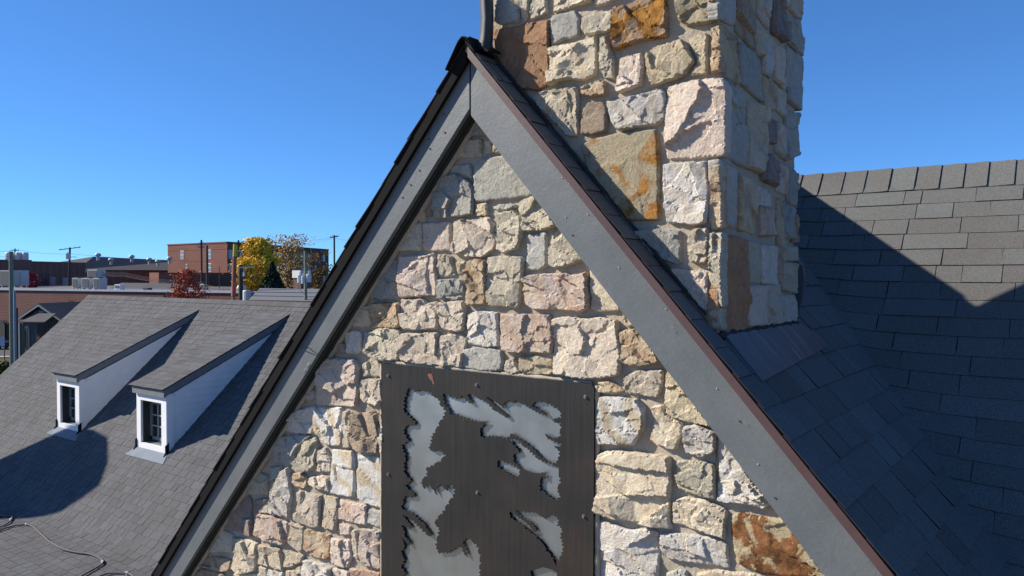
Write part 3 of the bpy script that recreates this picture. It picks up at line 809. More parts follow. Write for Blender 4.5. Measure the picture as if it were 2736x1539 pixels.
# main roof
NM = Vector((0, -ms, mc)); OM = Vector((0, MY, Z(MZ)))
def s_at(px, py): p = onP(px, py, OM, NM); return (Z(MZ)-p.z)/ms
sF, sL_ = s_at(2595, 500.4), s_at(2595, 1365.5); EX = (sL_-sF)/17
def surfM(u, s): return Vector((u, MY-s*mc, Z(MZ)-s*ms))
def xval(z): return AX+(GZ-z)/TL
dk = MB(); zb2 = -3.3
pts = [(xval(MZ), MZ-0.006), (7.0, MZ-0.006), (7.0, zb2), (xval(zb2), zb2)]
dk.prism([(x, MY-(MZ-z)/MT, Z(z-0.008)) for x, z in pts], (0, 0.02, -0.05))
dk.prism([(xval(MZ)-0.6, MY, Z(MZ-0.008)), (7.0, MY, Z(MZ-0.008)), (7.0, MY+3.5, Z(MZ-4.3)), (xval(MZ)-0.6, MY+3.5, Z(MZ-4.3))], (0, -0.02, -0.05))
mr = dk.build('main_roof', M_DECK, lodge)
def ends(P, it):
    # the courses sweep up where they run into the valley
    Q = []
    if abs(it[0]-0.002-xval(MZ-(it[2]+0.03+it[3])/2*ms)) < 0.012:
        for i in (0, 3): P[i] = Vector((xval(P[i].z-CAMH)-0.035, P[i].y, P[i].z))
    for i, p in enumerate(P):
        xv = xval(p.z-CAMH); d = p.x-xv
        if d < 0.30: p = p+Vector((0, mc, ms))*(0.030*(1-max(d, 0)/0.30)**2)+NM*0.004*(1-max(d, 0)/0.30)
        Q.append(p)
    return Q
cs_ = [(sF-0.045, sF+0.006)]+[(sF+0.006 if k == 0 else sF+EX*k, sF+EX*(k+1)) for k in range(0, 26)]
shingle_field(surfM, lambda s: [(xval(MZ-s*ms)+0.0, 5.0)], cs_, mr, M_SH, 5, (0.16, 0.44), ends=ends, nfun=lambda s: NM)
# ridge caps
rnd = random.Random(4); x = xval(MZ)-0.3; sc = sF+0.004
while x < 5.0:
    w = rnd.uniform(0.125, 0.15); m = MB(); t = 0.007+rnd.uniform(0, 0.003); x1 = x+w
    for sg, NN in ((1, NM), (-1, Vector((0, ms, mc)))):
        def q(xx, s, h): return Vector((xx, MY-sg*s*mc, Z(MZ)-s*ms))+NN*h
        P = [q(x, 0, 0.003), q(x1-0.0015, 0, 0.002+t), q(x1-0.0015, sc, 0.005+t), q(x, sc, 0.005)]
        m.add(P+[p-NN*0.005 for p in P], [(0, 1, 2, 3), (7, 6, 5, 4), (0, 4, 5, 1), (1, 5, 6, 2), (2, 6, 7, 3), (3, 7, 4, 0)], min(1, max(0, rnd.gauss(.5, .16))))
    m.build('ridge_shingle', M_SH, mr); x = x1

# lead apron under the chimney's right side, saddle flashing behind it
PG = Vector((AX, 3, Z(GZ))); NG = Vector((sR, 0, cR))
ap = MB(); P = [onP(x, y, PG, NG) for x, y in ((1921, 886), (2030, 880), (2133, 868), (2181, 896), (2210, 929), (2120, 976), (2032, 1024), (1975, 953))]
P = [p+NG*0.013 for p in P]; c = sum(P, Vector())/8+NG*0.006
vs = P+[c]+[p-NG*0.010 for p in P]; fs = [(i, (i+1) % 8, 8) for i in range(8)]+[(i, 9+i, 9+(i+1) % 8, (i+1) % 8) for i in range(8)]
ap.add(vs, fs); ap.build('lead_apron', M_LEAD, chim)
sd = MB(); P = [onY(x, y, 4.07) for x, y in ((2110, 688), (2128, 694), (2145, 711), (2149, 745), (2143, 790), (2134, 830), (2130, 868), (2105, 872))]
sd.prism(P, (0, 0.02, 0)); sd.build('saddle_flashing', M_LEAD, chim)
# crumbly joint at the chimney foot
ff = MB(); P = []
for k in range(30):
    y = 3.03+k*0.034; P.append((XM+0.012, y, Z(GZ-TL*(XM-AX)-0.004+0.014*noise.noise(Vector((k*0.9, 0, 0))))))
ff.tube(P, [0.010+0.014*abs(noise.noise(Vector((k*1.3, 4, 0)))) for k in range(30)], 6); ff.build('tar_shade_joint', M_DECK, chim)
# wire hook nailed to the left rake board
w = MB(); T = lambda x, y, Y: onY(640+x/4, 900+y/4, Y)
w.tube([T(660, 124, 2.93), T(672, 113, 2.915), T(700, 112, 2.90), T(752, 122, 2.905), T(775, 145, 2.93), T(797, 166, 2.955)], 0.0022, 5); w.build('wire', M_BLACK, lodge)
# nail heads, filler dabs and knots on the boards
M_SPECK = paint_mat('pale_filler', (0.50, 0.50, 0.48), .7); M_KNOT = paint_mat('dark_knot', (0.055, 0.058, 0.058), .8)
def dab(px, py, r, mat, nm, el=1.0, Y=2.9385):
    c = onY(px, py, Y); m = MB(); m.prism([(c.x+r*math.cos(i*math.pi/4)*el, Y, c.z+r*math.sin(i*math.pi/4)*(1+.25*math.sin(i*2.1))) for i in range(8)], (0, -0.0022, 0)); m.build(nm, mat, lodge)
for ox, oy, L_ in ((1400, 330, ((680, 970), (445, 1000), (480, 640), (1012, 1246), (404, 580))), (1400, 640, ((1222, 281), (1540, 660), (1516, 742), (1690, 848), (1014, 297))), (1560, 950, ((2316, 1170), (1420, 352), (1860, 1160)))):
    for x, y in L_: dab(ox+x/4, oy+y/4, 0.0023, M_SPECK, 'nail_head')
for x, y in ((1150, 215), (985, 290), (785, 775), (700, 910), (752, 620), (1140, 15), (880, 620), (990, 388)): dab(900+x/4, 300+y/4, 0.004, M_KNOT, 'knot', 1.3)
for x, y in ((1529, 628), (1975, 1125), (2070, 1330)): dab(x, y, 0.0035, M_KNOT, 'nail_hole')
# walls of the house under the roofs, mostly out of the picture
M_STUCCO = paint_mat('rubble_wall_far', (0.33, 0.29, 0.23), 0.95, 0.2, 0.6, 8)
b = MB(); b.box((-5.9, 3.09, 0), (0.9, 6.0, Z(-2.95))); b.box((0.9, 3.6, 0), (6.8, 9, Z(-2.9))); b.build('wall', M_STUCCO, lodge)

# ------------------------------------------------------------------ metal plaque
def plaque():
    T = lambda x, y: (lambda p: (p.x, p.z))(onY(980+x/2.4606, 950+y/2.4606, YF))
    pl = thing('metal_plaque', onY(1300, 1300, YF), 'dark cut-out metal panel bolted flat on the stone gable wall', 'metal panel')
    m, nt, b = newmat('dark_bronze_sheet', 0.42, 0.4, 0.35)
    st = noise_t(nt, 1.0, 5, 0.6, scaled(nt, 60, 1, 2.5))
    c = ramp(nt, noise_t(nt, 2.6, 4, 0.6), [(0.3, (0.024, 0.026, 0.026)), (0.55, (0.036, 0.034, 0.032)), (0.75, (0.055, 0.042, 0.034))])
    c = mix(nt, 0.2, c, ramp(nt, st, [(0.3, (0.35, 0.35, 0.35)), (0.7, (0.65, 0.65, 0.65))]), 'OVERLAY'); setc(nt, b, c)
    nt.links.new(rampf(nt, st, -0.6, 1.9), b.inputs['Roughness'])
    ma, nt, b = newmat('brushed_aluminium', 0.42, 0.5, 1.0)
    st = noise_t(nt, 1.0, 4, 0.6, scaled(nt, 90, 1, 1.5)); cl = noise_t(nt, 4, 4, 0.6)
    c = mix(nt, rampf(nt, st, 0.2, 0.8), (0.33, 0.36, 0.35), (0.41, 0.44, 0.43)); c = mix(nt, rampf(nt, cl, 0.3, 0.7), c, (0.38, 0.42, 0.44))
    setc(nt, b, c); nt.links.new(math_n(nt, 'ADD', math_n(nt, 'MULTIPLY', cl, 0.3), 0.28), b.inputs['Roughness'])
    rnd = random.Random(9)
    def toothed(P, per=25.0, amp=10.0):
        """saw-blade edge: rounded square teeth all along the outline, a few left out"""
        P = np.array(P, float); Q = np.vstack([P, P[:1]]); L = np.r_[0, np.cumsum(np.hypot(*np.diff(Q, axis=0).T))]
        n = int(L[-1]/3.2); sq = np.linspace(0, L[-1], n, endpoint=False); X = np.c_[np.interp(sq, L, Q[:, 0]), np.interp(sq, L, Q[:, 1])]
        tg = np.roll(X, -2, 0)-np.roll(X, 2, 0); nr = np.c_[tg[:, 1], -tg[:, 0]]; nr /= np.linalg.norm(nr, axis=1)[:, None]+1e-9
        k = max(1, round(L[-1]/per)); keep = [rnd.random() > 0.22 for _ in range(k+1)]; ph = [rnd.uniform(-.12, .12) for _ in range(k+1)]; out = []
        am = np.full(n, amp)
        for i in range(n):
            sep = np.abs(sq-sq[i]); sep = np.minimum(sep, L[-1]-sep); far = sep > 34
            am[i] = min(amp, np.hypot(*(X[far]-X[i]).T).min()*0.30) if far.any() else amp
        am = np.minimum(am, np.minimum(np.roll(am, 3), np.roll(am, -3)))
        for i in range(n):
            u = sq[i]/L[-1]*k; c = int(u); f = u-c-ph[c]; w = 1.0 if keep[c] and 0.22 < f < 0.62 else (0.55 if keep[c] and 0.14 < f < 0.72 else 0)
            out.append(tuple(X[i]+nr[i]*am[i]*(w-0.3)))
        return out
    outer = [(107, 50), (400, 76), (700, 106), (1000, 137), (1300, 165), (1478, 185), (1496, 200), (1504, 225), (1504, 700), (1500, 1200), (1494, 2080), (107, 2290), (108, 1000)]
    H1 = [(285, 212), (330, 235), (380, 225), (430, 247), (480, 285), (495, 320), (525, 360), (515, 400), (490, 435), (470, 480), (440, 520), (430, 570), (418, 610), (460, 632), (490, 620), (525, 650), (500, 685), (450, 715), (405, 735), (405, 780), (365, 832), (392, 872), (405, 850), (432, 852), (462, 900), (475, 912), (462, 870), (500, 838), (530, 882), (545, 884), (530, 852), (570, 850), (587, 880), (580, 915), (550, 960), (520, 1010), (480, 1060), (455, 1085), (485, 1140), (475, 1200), (463, 1245), (485, 1300), (500, 1288), (550, 1295), (600, 1262), (628, 1240), (655, 1308), (675, 1318), (660, 1270), (640, 1228), (672, 1200), (705, 1212), (742, 1262), (757, 1330), (750, 1450), (745, 1700), (255, 1700), (250, 1450), (270, 1425), (240, 1385), (262, 1345), (240, 1300), (262, 1240), (240, 1190), (290, 1245), (300, 1225), (255, 1170), (262, 1150), (240, 1110), (300, 1135), (308, 1115), (262, 1060), (245, 1045), (290, 1062), (380, 1150), (430, 1190), (436, 1170), (380, 1090), (310, 1025), (240, 1000), (262, 925), (320, 932), (325, 905), (262, 850), (300, 830), (305, 812), (262, 775), (262, 700), (268, 650), (245, 590), (288, 560), (258, 500), (265, 462), (325, 455), (330, 430), (300, 400), (258, 362), (262, 290), (275, 250)]
    H2 = [(512, 248), (560, 268), (610, 283), (640, 268), (662, 290), (690, 315), (708, 310), (690, 282), (668, 255), (700, 252), (760, 285), (790, 300), (840, 350), (900, 385), (935, 412), (942, 390), (900, 360), (850, 318), (800, 275), (806, 268), (870, 312), (915, 345), (905, 318), (945, 298), (985, 310), (992, 292), (1060, 328), (1110, 360), (1160, 382), (1192, 395), (1190, 375), (1140, 345), (1092, 328), (1110, 308), (1180, 300), (1240, 335), (1282, 360), (1285, 402), (1228, 415), (1240, 435), (1280, 440), (1285, 470), (1278, 530), (1230, 540), (1180, 508), (1200, 545), (1260, 570), (1290, 580), (1275, 597), (1238, 590), (1275, 625), (1272, 665), (1250, 705), (1200, 690), (1150, 655), (1100, 600), (1030, 545), (962, 512), (930, 540), (880, 530), (820, 524), (770, 535), (750, 500), (770, 465), (802, 430), (745, 432), (685, 412), (630, 393), (600, 378), (562, 385), (552, 345), (525, 312)]
    H3 = [(946, 552), (985, 545), (1060, 605), (1110, 655), (1160, 690), (1275, 732), (1275, 780), (1280, 830), (1262, 880), (1278, 925), (1252, 945), (1205, 910), (1155, 880), (1147, 825), (1158, 792), (1185, 810), (1185, 762), (1140, 772), (1090, 765), (1025, 738), (985, 700), (970, 655), (1012, 632), (992, 592)]
    H4 = [(868, 688), (910, 692), (960, 712), (1010, 742), (1020, 778), (990, 792), (935, 762), (870, 722)]
    H5 = [(950, 1022), (978, 1035), (1010, 1065), (1065, 1100), (1110, 1152), (1124, 1155), (1120, 1125), (1060, 1070), (1010, 1045), (990, 1012), (1060, 1028), (1120, 1025), (1190, 1068), (1228, 1035), (1268, 1070), (1262, 1112), (1296, 1132), (1282, 1180), (1300, 1262), (1276, 1340), (1235, 1322), (1200, 1285), (1170, 1238), (1130, 1190), (1075, 1145), (1015, 1095), (958, 1060)]
    H7 = [(1232, 1325), (1258, 1335), (1256, 1383)]
    H6 = [(1085, 1412), (1170, 1385), (1230, 1402), (1262, 1422), (1255, 1700), (1080, 1700), (1098, 1460)]
    def curve_mesh(polys, thick, y):
        cu = bpy.data.curves.new('c', 'CURVE'); cu.dimensions = '2D'; cu.fill_mode = 'BOTH'; cu.extrude = thick/2
        for P in polys:
            sp = cu.splines.new('POLY'); sp.points.add(len(P)-1)
            for i, q in enumerate(P): sp.points[i].co = (*T(*q), 0, 1)
            sp.use_cyclic_u = True
        o = bpy.data.objects.new('c', cu); COL.objects.link(o); bpy.context.view_layer.update()
        me = bpy.data.meshes.new_from_object(o.evaluated_get(bpy.context.evaluated_depsgraph_get()))
        bpy.data.objects.remove(o, do_unlink=True)
        me.materials.clear(); me.transform(Matrix(((1, 0, 0, 0), (0, 0, -1, y), (0, 1, 0, 0), (0, 0, 0, 1))))
        return me
    me = curve_mesh([outer]+[toothed(h) for h in (H1, H2, H3, H5, H4)]+[H7, H6], 0.004, 3.008); me.name = 'front_plate'
    obj('front_plate', me, m, pl, label='dark bronze sheet with ragged toothed cut-outs')
    bk = curve_mesh([[(110, 58), (1478, 190), (1500, 230), (1491, 2074), (112, 2282)]], 0.003, 3.022); bk.name = 'back_plate'
    obj('back_plate', bk, ma, pl, label='pale brushed metal sheet behind the cut-outs')
    mb = paint_mat('bolt_steel', (0.16, 0.155, 0.15), 0.4, 0.1)
    for (x, y) in ((155, 130), (735, 190), (1449, 268), (156, 776), (740, 895), (1438, 1052)):
        a, c = T(x, y); k = MB(); k.prism([(a+0.006*math.cos(i*math.pi/3+.3), 3.006, c+0.006*math.sin(i*math.pi/3+.3)) for i in range(6)], (0, -0.009, 0))
        k.prism([(a+0.009*math.cos(i*math.pi/5), 3.006, c+0.009*math.sin(i*math.pi/5)) for i in range(10)], (0, -0.002, 0)); k.build('bolt', mb, pl)
    mc_ = paint_mat('copper_scrape', (0.22, 0.085, 0.055), 0.5, 0.3)
    k = MB(); k.prism([(T(x, y)[0], 3.0055, T(x, y)[1]) for x, y in ((412, 122), (425, 115), (442, 122), (448, 150), (458, 182), (448, 190), (440, 165), (424, 150))], (0, -0.0006, 0)); k.build('copper_scrape', mc_, pl)
    # mortar squeezed along the plate's edges
    for pts, nm in (([(98, 60+i*36) for i in range(62)], 5), ([(1512, 200+i*36) for i in range(52)], 6)):
        k = MB(); P = []; rad = []
        for i, (x, y) in enumerate(pts):
            a, c = T(x, y); P.append((a+0.003*noise.noise(Vector((i*0.8, nm, 0))), 3.026, c)); rad.append(0.011+0.009*abs(noise.noise(Vector((i*0.7, nm, 5)))))
        k.tube(P, rad, 7); k.build('mortar_bead', M_MORTAR, pl, True)
    k = MB(); P = [T(100+i*28, 46+i*2.83) for i in range(50)]
    k.tube([(a, 3.03, c+0.004) for a, c in P], [0.008+0.006*abs(noise.noise(Vector((i*0.9, 1, 5)))) for i in range(50)], 6); k.build('mortar_bead', M_MORTAR, pl, True)
plaque()

# ------------------------------------------------------------------ dormered wing on the left
TW = math.tan(R(41.8)); YR_, ZR_ = 11.04, -3.366+TW*3.04
wing = thing('dormered_wing', (-15, 8, 0), 'lower wing with a long grey shingle roof and two white shed dormers', 'building')
def zmain(y): return -3.366+TW*(y-8)
prof = [(YR_, ZR_), (6.78, zmain(6.78))]
for ang, l in ((36, .08), (30, .08), (24, .09), (18, .09), (13, .08)):
    y, z = prof[-1]; prof.append((y-l*math.cos(R(ang)), z-l*math.sin(R(ang))))
y, z = prof[-1]; prof.append((4.2, z-(y-4.2)*math.tan(R(9))))
cum = [0]
for a, b in zip(prof, prof[1:]): cum.append(cum[-1]+math.hypot(a[0]-b[0], a[1]-b[1]))
def pf(s):
    s = max(s, 0)
    for i in range(len(cum)-1):
        if s <= cum[i+1] or i == len(cum)-2:
            t = (s-cum[i])/(cum[i+1]-cum[i]); a, b = prof[i], prof[i+1]
            return a[0]+(b[0]-a[0])*t, a[1]+(b[1]-a[1])*t, math.atan2(a[1]-b[1], a[0]-b[0])
def surfW(u, s): y, z, _ = pf(s); return Vector((u, y, Z(z)))
def nW(s): a = pf(s)[2]; return Vector((0, -math.sin(a), math.cos(a)))
XL = -23.33
DX = [(-15.007, -13.953), (-18.353, -17.342)]
def xr(z): return AX-(GZ-0.06-z)/TL
def intW(s):
    y, z, _ = pf(s); segs = [(XL, xr(z)-0.05)]
    if 8.08 < y < 10.3:
        for a, b in DX:
            a, b = a+0.03, b-0.03; ns = []
            for p, q in segs:
                if p < a and q > b: ns += [(p, a), (b, q)]
                else: ns.append((p, q))
            segs = ns
    return segs
dk = MB(); nm = Vector((0, 0, -0.012))
for (a, b) in zip(prof, prof[1:]):
    P = [Vector((XL+0.01, a[0], Z(a[1]))), Vector((xr(a[1])-0.03, a[0], Z(a[1]))), Vector((xr(b[1])-0.03, b[0], Z(b[1]))), Vector((XL+0.01, b[0], Z(b[1])))]
    dk.prism([p+nm for p in P], (0, 0, -0.06))
dk.prism([(XL+.01, YR_, Z(ZR_)-.012), (-6.2, YR_, Z(ZR_)-.012), (-6.2, 17.8, Z(ZR_-TW*(17.8-YR_))), (XL+.01, 17.8, Z(ZR_-TW*(17.8-YR_)))], (0, 0, -0.06))
wr_ = dk.build('roof', M_DECK, wing)
nc = int(cum[-1]/0.143)
shingle_field(surfW, intW, [(0.143*k, 0.143*(k+1)) for k in range(1, nc)], wr_, M_SH2, 21, (0.14, 0.26), nfun=nW, thick=(0.006, 0.010), gap=0.004)
# ridge caps
x = XL; rnd = random.Random(2); k_ = 0
while x < -4.5:
    k_ += 1; m = MB(); x1 = x+rnd.uniform(0.13, 0.15); t = 0.008
    for sg, a in ((1, R(41.8)), (-1, R(41.8))):
        NN = Vector((0, -sg*math.sin(a), math.cos(a)))
        def q(xx, s, h): return Vector((xx, YR_-sg*s*math.cos(a), Z(ZR_)-s*math.sin(a)))+NN*h
        P = [q(x, 0, 0.004+t), q(x1+0.01, 0, 0.003), q(x1+0.01, .15, 0.008), q(x, .15, 0.010+t)]
        m.add(P+[p-NN*0.005 for p in P], [(0, 1, 2, 3), (7, 6, 5, 4), (0, 4, 5, 1), (1, 5, 6, 2), (2, 6, 7, 3), (3, 7, 4, 0)], min(1, max(0, rnd.gauss(.5, .3))))
    m.build('ridge_shingle', M_SH2, wr_); x = x1
wl = MB()
wl.prism([(XL+.25, 4.6, 0), (XL+.25, 17.4, 0), (XL+.25, 17.4, Z(ZR_-TW*6.36-.1)), (XL+.25, YR_, Z(ZR_-.15)), (XL+.25, 6.78, Z(zmain(6.78)-.15)), (XL+.25, 6.2, Z(-4.9)), (XL+.25, 4.6, Z(-5.1))], (15.2, 0, 0))
wl.build('wall', paint_mat('wing_wall', (0.42, 0.40, 0.36), 0.9), wing)
# rake trim on the wing's left end
tr = MB()
for a, b in zip(prof[:2], prof[1:2]): tr.prism([(XL-.01, a[0], Z(a[1]-.01)), (XL-.01, b[0], Z(b[1]-.01)), (XL-.01, b[0], Z(b[1]-.17)), (XL-.01, a[0], Z(a[1]-.17))], (0.03, 0, 0))
tr.build('rake_board', M_GREYTRIM, wing)
# heating cable on the low slope
cable = MB()
def onkick(x, y):
    # intersect with the polyline profile
    best = None
    for i in range(len(prof)-1):
        a, b = prof[i], prof[i+1]; n = Vector((0, -(a[1]-b[1]), a[0]-b[0])).normalized()
        p = onP(x, y, Vector((0, a[0], Z(a[1]))), n)
        if min(a[0], b[0])-.02 <= p.y <= max(a[0], b[0])+.02: best = p+n*0.032
    if best is None:
        a, b = prof[-2], prof[-1]; n = Vector((0, -(a[1]-b[1]), a[0]-b[0])).normalized(); best = onP(x, y, Vector((0, b[0], Z(b[1]))), n)+n*0.032
    return best
def smooth(P, n=5):
    out = []
    for i in range(len(P)-1):
        p0, p1, p2, p3 = P[max(i-1, 0)], P[i], P[i+1], P[min(i+2, len(P)-1)]
        for k in range(n):
            t = k/n; out.append(0.5*((2*p1)+(p2-p0)*t+(2*p0-5*p1+4*p2-p3)*t*t+(3*p1-p0-3*p2+p3)*t**3))
    return out+[P[-1]]
hc = thing('heating_cable', onkick(150, 1500), 'thin grey de-icing cable zigzagging over the low roof edge of the dormered wing', 'cable')
M_CABLE = paint_mat('grey_cable', (0.13, 0.115, 0.115), 0.9)
M_CLIP = paint_mat('metal_clip', (0.6, 0.6, 0.6), 0.3)
q4 = lambda x, y: onkick(x/4.845, 1240+y/4.845)
for P in ([(-200, 930), (0, 838), (80, 800), (140, 755), (162, 715), (150, 690), (118, 686), (60, 690), (-160, 640)],
          [(-200, 950), (0, 878), (80, 848), (200, 815), (290, 803), (345, 800), (400, 815), (440, 838), (500, 890), (570, 955), (640, 1020), (740, 1085), (850, 1132), (1000, 1165), (1150, 1185), (1240, 1212), (1300, 1245), (1338, 1280), (1320, 1320), (1250, 1365), (1100, 1449), (1000, 1510)],
          [(1200, 1510), (1360, 1452), (1450, 1432), (1560, 1430), (1640, 1434), (1720, 1470), (1760, 1540)]):
    m = MB(); m.tube(smooth([q4(*p) for p in P]), 0.015, 6); m.build('cable_run', M_CABLE, hc, True)
for x, y in ((340, 800), (1330, 1288), (1643, 1433), (140, 735)):
    p = q4(x, y); m = MB(); m.box(p-Vector((.022, .012, .02)), p+Vector((.022, .012, .016))); m.build('clip', M_CLIP, hc)

M_REVEAL = paint_mat('dark_green_grey_reveal', (0.035, 0.045, 0.045), 0.6)
M_SASH = paint_mat('grey_sash', (0.20, 0.22, 0.22), 0.5)
M_PALE = paint_mat('pale_muntin', (0.36, 0.38, 0.38), 0.5)
TSH = 0.446
for di, (xa, xb_) in enumerate(DX):
    zb_ = -3.366; zt_ = -2.31
    D = MB()
    def pr(m, P, x0, x1, tone=None): m.prism([(x0, y, Z(z)) for y, z in P], (x1-x0, 0, 0), tone)
    zs = lambda y: zt_+TSH*(y-8)
    # body: two side walls and a back block; the front is open for the window
    side = [(8.02, zmain(8.02)-.05), (8.02, zs(8.02)), (10.36, zs(10.36)), (10.36, zmain(10.36)-.05)]
    pr(D, side, xa+.012, xa+.06); pr(D, side, xb_-.06, xb_-.012)
    dm = D.build('dormer', M_SIDING, wing, label=['dormer nearer the stone gable, white sided with a small paned window', 'dormer farther from the stone gable, nearer the roof end'][di])
    # front frame
    L, Rr, B, T_ = xa+.147, xb_-.17, zb_+.10, zt_-.135
    for nm_, (x0, x1, z0, z1) in {'jamb': (xa, L, zb_-.02, zt_), 'jamb_': (Rr, xb_, zb_-.03, zt_), 'head': (L, Rr, T_, zt_), 'bottom_rail': (L, Rr, zb_-.02, B)}.items():
        m = MB(); m.box((x0, 7.985, Z(z0)), (x1, 8.03, Z(z1))); m.build(nm_.rstrip('_'), M_WHITE, dm)
    m = MB(); m.box((xb_-.003, 7.99, Z(zb_-.02)), (xb_+.012, 8.13, Z(zt_+.05))); m.build('corner_board', M_SIDING, dm)
    # reveals
    m = MB(); m.box((L-.02, 8.03, Z(B-.02)), (L-.001, 8.24, Z(T_+.02))); m.box((Rr+.001, 8.03, Z(B-.02)), (Rr+.02, 8.24, Z(T_+.02)))
    m.box((L, 8.03, Z(T_+.001)), (Rr, 8.24, Z(T_+.02))); m.build('reveal', M_REVEAL, dm)
    m = MB(); m.prism([(L, 8.03, Z(B-.02)), (Rr, 8.03, Z(B-.02)), (Rr, 8.24, Z(B+.03)), (L, 8.24, Z(B+.03))], (0, 0, -.02)); m.build('sill', M_SASH, dm)
    W0, W1 = L+.0, Rr; y = 8.17
    m = MB()
    for bx in (((W0, y, Z(B)), (W0+.07, y+.05, Z(T_))), ((W1-.05, y, Z(B)), (W1, y+.05, Z(T_))), ((W0, y, Z(B)), (W1, y+.05, Z(B+.10))), ((W0, y, Z(T_-.09)), (W1, y+.05, Z(T_)))): m.box(*bx)
    m.build('sash', M_SASH, dm)
    m = MB(); m.box((W0+.05, y+.025, Z(B+.05)), (W1-.03, y+.032, Z(T_-.05))); m.build('pane', M_GLASS, dm)
    gw = (W0+.07, W1-.05)
    for k in (1, 2):
        xx = gw[0]+(gw[1]-gw[0])*k/3; m = MB(); m.box((xx-.011, y+.002, Z(B+.10)), (xx+.011, y+.022, Z(T_-.09))); m.build('muntin', M_PALE, dm)
    for k in (1, 2):
        zz_ = B+.10+(T_-B-.19)*k/3; m = MB(); m.box((gw[0], y-.004, Z(zz_-.011)), (gw[1], y+.016, Z(zz_+.011))); m.build('muntin', M_PALE, dm)
    # lap siding on both cheeks
    zc = zb_-.02; step = 0.128
    while zc < -1.3:
        y0 = 8.13; z1 = zc+step-.003
        yl = max(y0, 8+(zc-zt_)/TSH) if zc > zt_ else y0           # lower edge starts
        ya1 = max(y0, 8+(z1-zt_)/TSH) if z1 > zt_ else y0
        ye0 = 8+(zc+3.366)/TW; ye1 = 8+(z1+3.366)/TW
        if ye0 > yl+.03:
            for X_, sg in ((xb_, 1), (xa, -1)):
                m = MB(); o0 = X_+sg*0.004; o1 = X_-sg*0.006
                vs = [(o0, yl, Z(zc)), (o0, ye0+.03, Z(zc)), (o1, max(ye1+.03, ya1+.001), Z(z1)), (o1, ya1, Z(z1))]
                vs += [(p[0]-sg*.012, p[1], p[2]) for p in vs]
                m.add(vs, [(0, 1, 2, 3), (7, 6, 5, 4), (0, 4, 5, 1), (1, 5, 6, 2), (2, 6, 7, 3), (3, 7, 4, 0)]); m.build('siding_board', M_SIDING, dm)
        zc += step
    # fascias and shed roof
    m = MB(); m.box((xa-.05, 7.925, Z(zt_-.005)), (xb_+.03, 7.95, Z(zt_+.145))); m.build('front_fascia', M_GREYTRIM, dm)
    zf = lambda y: zt_+.005+TSH*(y-7.93)
    yA = (zf(0)+.145+3.366+TW*8)/(TW-TSH); yB = (zf(0)+3.366+TW*8)/(TW-TSH)
    P = [(7.93, zf(7.93)), (7.93, zf(7.93)+.145), (yA, zf(yA)+.145), (yB, zf(yB))]
    m = MB(); pr(m, P, xb_+.012, xb_+.035); pr(m, P, xa-.05, xa-.027); m.build('side_fascia', M_GREYTRIM, dm)
    zr = lambda y: zt_+.165+TSH*(y-7.93); yE = (zr(0)+3.366+TW*8)/(TW-TSH)+.03
    m = MB(); m.prism([(xa-.06, 7.90, Z(zr(7.90))), (xb_+.045, 7.90, Z(zr(7.90))), (xb_+.045, yE, Z(zr(yE))), (xa-.06, yE, Z(zr(yE)))], (0, 0, -.022))
    m.build('dormer_roof', M_BLACK, dm)
    cS, sS = 1/math.hypot(1, TSH), TSH/math.hypot(1, TSH); Ls = (yE-7.88)/cS
    def surfS(u, s, cS=cS, sS=sS): return Vector((u, yE-s*cS, Z(zr(yE)-s*sS)))
    rr_ = random.Random(40+di); kk = int(Ls/0.143); st = Ls-kk*0.143
    rs = MB()
    for c_ in range(kk):
        sa, sb = st+0.143*c_, st+0.143*(c_+1); u = xa-.075-(0.04 if c_ == kk-1 and di == 0 else 0); e_ = xb_+.055+rr_.uniform(-.004, .004)
        y_, z_ = yE-sb*cS, zr(yE)-sb*sS
        while u < e_-1e-3:
            v = min(e_, u+rr_.uniform(.15, .32)); v = e_ if e_-v < .07 else v; t = rr_.choice((.005, .008)); n_ = Vector((0, -sS, cS))
            P = [surfS(u, sa-.02)+n_*.0015, surfS(v-.002, sa-.02)+n_*.0015, surfS(v-.002, sb)+n_*t, surfS(u, sb)+n_*t]
            q = MB(); q.add(P+[p-n_*.004 for p in P], [(0, 1, 2, 3), (7, 6, 5, 4), (0, 4, 5, 1), (1, 5, 6, 2), (2, 6, 7, 3), (3, 7, 4, 0)], min(1, max(0, rr_.gauss(.5, .33))))
            q.build('shingle', M_SH2, dm); u = v
    # lead skirt below the window, folded black corners
    n_ = Vector((0, -math.sin(R(41.8)), math.cos(R(41.8))))
    P = [Vector((x, y, Z(zmain(y))))+n_*.014 for x, y in ((xa-.02, 7.99), (xb_+.04, 7.99), (xb_+.16, 7.83), (xa-.16, 7.83))]
    m = MB(); m.prism(P, -n_*.008); m.build('lead_skirt', M_LEAD2, dm)
    for X_ in (xa-.03, xb_-.01):
        m = MB(); pr(m, [(7.96, zb_-.04), (7.96, zb_+.14), (8.02, zb_+.20), (8.02, zb_-.0)], X_, X_+.035)
        pr(m, [(7.90, zb_-.085), (7.96, zb_+.02), (8.02, zb_+.02), (8.02, zb_+.0)], X_, X_+.035); m.build('corner_tab', M_BLACK, dm)

# unseen chimney-like block added left of the wing, shaped to cast the roof shadow
caster = thing('shadow_caster', (-24.1, 3.7, 0), 'unseen chimney-like block added left of the dormered wing to cast its roof shadow', 'chimney')
m = MB(); m.prism([(-24.35, y, Z(z)) for y, z in ((2.67, -CAMH), (4.58, -CAMH), (4.66, -0.8), (4.79, .97), (4.62, 1.37), (4.24, 1.75), (3.5, 1.93), (2.98, 1.87), (2.84, 1.62), (2.67, 1.15))], (0.6, 0, 0))
m.build('caster_block', M_STUCCO, caster)

